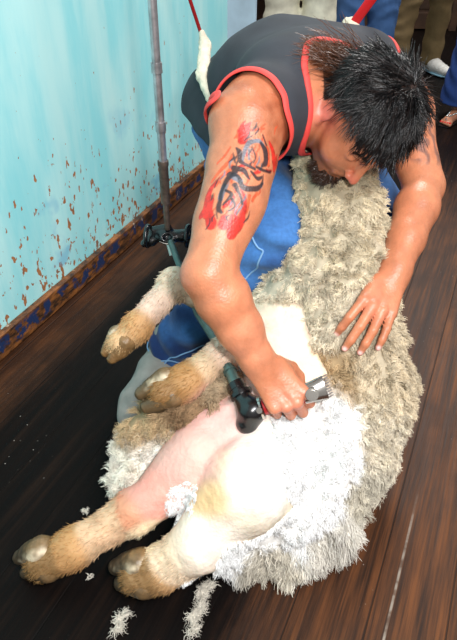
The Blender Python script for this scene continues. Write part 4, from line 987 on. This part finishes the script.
# ================================================================== ONLOOKERS
m_sole = mat('shoe_sole', tuple(srgb(110, 150, 170)), .5)
m_white = mat('white_trainer_leather', tuple(srgb(226, 224, 220)), .5, var=.05, bump=(60, .3, .003))
m_bead = mat('silver_beads', tuple(srgb(200, 206, 206)), .2, metal=.9)
m_nail = mat('red_nail_varnish', tuple(srgb(224, 20, 24)), .15)
def onlooker(loc, yaw, gap, legr, tcol, scol, label, foot, hair_col, wid=1.0, flare=0.0, hm_=.05, tilt=0.0):
    cy, sy = math.cos(yaw), math.sin(yaw); X = V3(cy, sy, 0); Y = V3(-sy, cy, 0)      # faces -Y when yaw is 0
    W = lambda x, y, z: V3(*loc)+X*x+Y*y+V3(0, 0, z)
    root = empty('person', loc, label, 'person', None)
    R_ = [-X, -Y, V3(0, 0, 1)]
    hips = [W(s*.09, 0, .90) for s in (-1, 1)]; ank = [W(s*gap, .03, .09) for s in (-1, 1)]; kn = [lerp(h_, a_, .5)+(-Y)*.02 for h_, a_ in zip(hips, ank)]
    sh = [W(s*.19, 0, 1.42) for s in (-1, 1)]; el = [W(s*.22, .05, 1.14) for s in (-1, 1)]; wr = [W(s*.21, -.10, .92) for s in (-1, 1)]
    def trunk(p):
        d = chain(p, [W(0, 0, .93), W(0, 0, 1.12), W(0, 0, 1.33), W(0, 0, 1.40)], [.155, .145, .165, .13], .05, Y, 1.45)
        return smin(d, cone(p, sh[0], sh[1], .062, .062), .06)
    def arms(p):
        return np.minimum(*[chain(p, [sh[i], el[i], wr[i]], [.055, .043, .027], .02) for i in (0, 1)])
    def F(p):
        d = smin(trunk(p), arms(p), .03); d = smin(d, cone(p, W(0, .01, 1.44), W(0, 0, 1.56), .058, .052), .03)
        d = smin(d, head_sdf(p, W(0, -.01, 1.63), R_, 1.0), .01)
        for i, s in ((0, -1), (1, 1)):
            d = smin(d, hand_sdf(p, wr[i], V3(0, 0, -1)-Y*.15, X*s, 1 if np.dot(np.cross(V3(0, 0, -1), X*s), -Y) > 0 else -1, [(.25, .35, .2)]*4)[0], .008)
            d = smin(d, chain(p, [hips[i], kn[i], ank[i]], [.075, .052, .038], .02), .03)
            a = W(s*gap, .04, .035); t = a-Y*.17+X*s*.02-V3(0, 0, .012)
            ft = smin(cone(p, a, t, .033, .026), cone(p, a+V3(0, 0, .04), ank[i], .036, .038), .02)
            if foot == 'sandal':
                for k_ in range(5): ft = smin(ft, cone(p, t+X*s*(-.022+.012*k_), t+X*s*(-.026+.014*k_)-Y*(.042-.006*k_)-V3(0, 0, .006), .012-.0011*k_, .0105-.001*k_), .004)
            d = smin(d, ft, .01)
        return smax(d, .004-p[:, 2], .004)
    lo_ = W(0, 0, 0)-V3(.42, .42, .01); hi_ = W(0, 0, 0)+V3(.42, .42, 1.82)
    v, q = mesh_sdf(F, lo_, hi_, .006); mkobj('body', v, q, m_skin, root, np.repeat(cr(190, 128, 98)[None], len(v), 0))
    # trousers
    def Ft(p):
        d = smin(chain(p, [W(0, 0, .97), W(0, 0, .88)], [.165, .165], .03, Y, 1.35), 9, .01)
        for i in (0, 1): d = smin(d, chain(p, [hips[i], kn[i], ank[i]-V3(0, 0, 0)], [legr+.025, legr, legr+flare], .03), .035)
        return d+.007*vnoise(p*11, 5)+.004*np.sin(p[:, 2]*60+7*vnoise(p*5, 2))
    v, q = mesh_sdf(Ft, lo_, hi_-V3(0, 0, .7), .008); v, q, _ = keep(v, q, (v[:, 2] > hm_) & (v[:, 2] < 1.02)); V_, Q_ = solid(v, q, .004, Ft)
    mkobj('trousers', V_, Q_, mat('trouser_cloth', tuple(tcol), .85, var=.14, varsc=25, bump=(300, .3, .001)), root)
    def Fs(p): return smin(trunk(p), np.minimum(*[cone(p, sh[i], lerp(sh[i], el[i], .8), .062, .055) for i in (0, 1)]), .03)-.014+.005*vnoise(p*12, 8)
    v, q = mesh_sdf(Fs, lo_+V3(0, 0, .8), hi_, .009); ex = np.minimum((v-el[0])@(sh[0]-el[0]), (v-el[1])@(sh[1]-el[1]))
    v, q, _ = keep(v, q, (v[:, 2] > .93) & (np.linalg.norm(v-W(0, 0, 1.49), axis=1) > .075) & (ex > .012)); V_, Q_ = solid(v, q, .004, Fs)
    mkobj('shirt', V_, Q_, mat('shirt_cloth', tuple(scol), .85, var=.08, varsc=20), root)
    hc_ = W(0, -.01, 1.63)
    def Fh(p):
        ql_ = head_local(p, hc_, R_); return smax(ell(ql_, (0, -.02, .04), (.084, .100, .092)), -ell(ql_, (0, .09, -.03), (.075, .07, .10)), .01)+.003*vnoise(p*90, 3)
    v, q = mesh_sdf(Fh, hc_-.16, hc_+.16, .006); mkobj('hair', v, q, m_hair, root, np.repeat(np.array(hair_col)[None], len(v), 0))
    for i, s in ((0, -1), (1, 1)):
        a = W(s*gap, .045, .0); t = a-Y*.20+X*s*.022
        if foot == 'sandal':
            b = MB(); b.tube([a+Y*.03+V3(0, 0, .004), a-Y*.06+V3(0, 0, .004), t-Y*.01+V3(0, 0, .004), t-Y*.03+V3(0, 0, .004)], [(.030, .004), (.032, .004), (.038, .004), (.03, .004)], 16, flat=X)
            so = b.build('sandal', m_blackm, root, 'auto'); b = MB()
            for sx_ in (-1, 1):
                for k_ in range(11):
                    f_ = k_/10; c_ = lerp(t+V3(0, 0, .033)+Y*.01, a-Y*.07+X*sx_*.042*1.0+V3(0, 0, .03), f_)+V3(0, 0, .03*math.sin(f_*2.6))
                    c_ = proj(F, c_[None], 4)[0]+V3(0, 0, .002); b.tube([c_-V3(0, 0, .004), c_, c_+V3(0, 0, .004)], [.003, .0052, .003], 7)
            b.build('beaded_strap', m_bead, so, True)
            for k_ in range(5):
                t0 = W(s*gap, .04, .035)-Y*.17+X*s*.02-V3(0, 0, .012); c_ = t0+X*s*(-.026+.014*k_)-Y*(.042-.006*k_)+V3(0, 0, .003-.001*k_)
                b = MB(); b.tube([c_+Y*.007, c_, c_-Y*.006-V3(0, 0, .002)], [(.0055-.0006*k_, .003), (.0065-.0006*k_, .0035), (.004, .002)], 10, flat=X); b.build('toenail', m_nail, root, True)
        else:
            def Fw(p):
                e = chain(p, [a+V3(0, 0, .055), a-Y*.08+V3(0, 0, .05), t-Y*.0+V3(0, 0, .036)], [.046, .045, .036], .02)
                e = smin(e, cone(p, a+V3(0, 0, .06), a+V3(0, 0, .10), .047, .046), .02); e = e+.0015*np.sin((p@Y)*190)*(p[:, 2] > .05)
                return smax(smax(e, .012-p[:, 2], .004), p[:, 2]-.115, .004)
            v, q = mesh_sdf(Fw, a-V3(.3, .3, .02), a+V3(.3, .3, .14), .005); so = mkobj('shoe', v, q, m_white if foot == 'white' else m_blackm, root)
            b = MB(); b.tube([a+Y*.035+V3(0, 0, .011), a-Y*.03+V3(0, 0, .011), a-Y*.12+V3(0, 0, .011), t+V3(0, 0, .011), t-Y*.028+V3(0, 0, .012)], [(.036, .010), (.045, .011), (.044, .011), (.044, .011), (.024, .010)], 20, flat=X); b.build('sole', m_sole, so, 'auto')
            b = MB()
            for k_ in range(4):
                c_ = a-Y*(.07+.022*k_)+V3(0, 0, .1-.010*k_); c_ = np.array(c_); b.tube([c_+X*.018-V3(0, 0, .006), c_, c_-X*.018-V3(0, 0, .006)], .0028, 6)
            b.build('shoelace', m_white, so, True)
    return root
onlooker(F0(294, 112), -.1, .11, .088, cr(224, 220, 198), cr(90, 110, 140), 'standing onlooker in cream trousers behind the shearer\'s back', 'dark', cr(60, 44, 34))
onlooker(F0(358, 88), .1, .105, .088, cr(66, 104, 156), cr(150, 60, 50), 'standing onlooker in dark blue jeans behind the shearer\'s shoulder', 'dark', cr(40, 30, 26))
onlooker(F0(413, 73), .25, .135, .072, cr(138, 116, 78), cr(190, 190, 180), 'standing onlooker in khaki trousers and white trainers', 'white', cr(90, 80, 70))
onlooker(F0(474, 122), -.55, .10, .085, cr(28, 58, 120), cr(190, 120, 130), 'onlooker at right edge in blue flared jeans and beaded sandals', 'sandal', cr(60, 36, 24), flare=.03, hm_=.09)

# ================================================================== FAR TIMBER AND CRATES
m_crate = mat('weathered_crate_boards', tuple(srgb(62, 40, 24)), .85, var=.45, varsc=8, bump=(50, .5, .006))
def crate(x, y, z, w_, d_, h_, label, group=None):
    r = empty('timber_crate', (x, y, z), label, 'crate', group); n_ = max(3, int(h_/.14))
    for k_ in range(n_):
        zz = z+h_*(k_+.5)/n_; b = MB(); bh = h_/n_*.82
        b.box((x, y-d_/2, zz), (w_, .022, bh), None, .003); b.box((x, y+d_/2, zz), (w_, .022, bh), None, .003)
        b.box((x-w_/2+.011, y, zz), (.022, d_-.03, bh), None, .003); b.box((x+w_/2-.011, y, zz), (.022, d_-.03, bh), None, .003); b.build('board_course', m_crate, r)
    for sx_ in (-1, 1):
        for sy_ in (-1, 1): b = MB(); b.box((x+sx_*(w_/2+.002-.03), y+sy_*(d_/2+.022), z+h_/2), (.06, .03, h_), None, .004); b.build('corner_post', m_crate, r)
    b = MB(); b.box((x, y, z+.02), (w_-.05, d_-.05, .03), None, .003); b.build('bottom_board', m_crate, r)
    return r
crate(1.45, 6.1, 0, 1.0, .7, .62, 'dark slatted timber crate behind the khaki trousers, nearer the jeans')
crate(2.62, 6.0, 0, .95, .7, .66, 'dark slatted timber crate at the right behind the khaki trousers')

# ================================================================== LOOSE WOOL ON THE FLOOR
def scrap(px, py, L, wd, ang, label, n_=220, z=.006, k=1.0):
    c = F0(px, py, z); dx = V3(math.cos(ang), math.sin(ang), 0); dy = V3(-dx[1], dx[0], 0)
    t = rng.uniform(-1, 1, n_); r = c+dx[None]*(t*L/2)[:, None]+dy[None]*(rng.normal(0, .35, n_)*wd/2+np.sin(t*4+px)*wd*.3)[:, None]+V3(0, 0, 1)[None]*rng.uniform(0, .006, n_)[:, None]
    d = dx[None]*rng.normal(.4, .7, (n_, 1))+dy[None]*rng.normal(0, .6, (n_, 1))+V3(0, 0, .25)
    cc = np.repeat(cr(226, 218, 204)[None], n_, 0)*rng.uniform(.7, 1.05, n_)[:, None]*k
    V, Q, Cc = strands(r, d, rng.uniform(.3, .6, n_)*min(L, .034), .0011, 4, 3, min(L, .03)*.09, 1.3, .7, .3, cols=cc); V[:, 2] = np.maximum(V[:, 2], .0008)
    tag(mkobj('wool_tuft', V, Q, m_wool, None, Cc), label, 'wool', 'loose wool tufts on the floor')
scrap(120, 623, .042, .012, 1.2, 'small curled cream wool tuft on black floor below the hooves', 200)
scrap(201, 602, .085, .022, 1.15, 'long stringy white wool tuft on floor under the fleece edge', 420)
scrap(194, 628, .04, .016, 1.3, 'thin grey wool wisp at the bottom below the longer stringy tuft', 120)
scrap(108, 478, .012, .010, .5, 'tiny wool fleck on black floor left of the brown belly wool', 50)
scrap(85, 512, .014, .012, .5, 'small white wool fleck on black floor above the lowest hoof', 60)
scrap(90, 577, .012, .010, .5, 'faint wool fleck on black floor between the two hind hooves', 24)
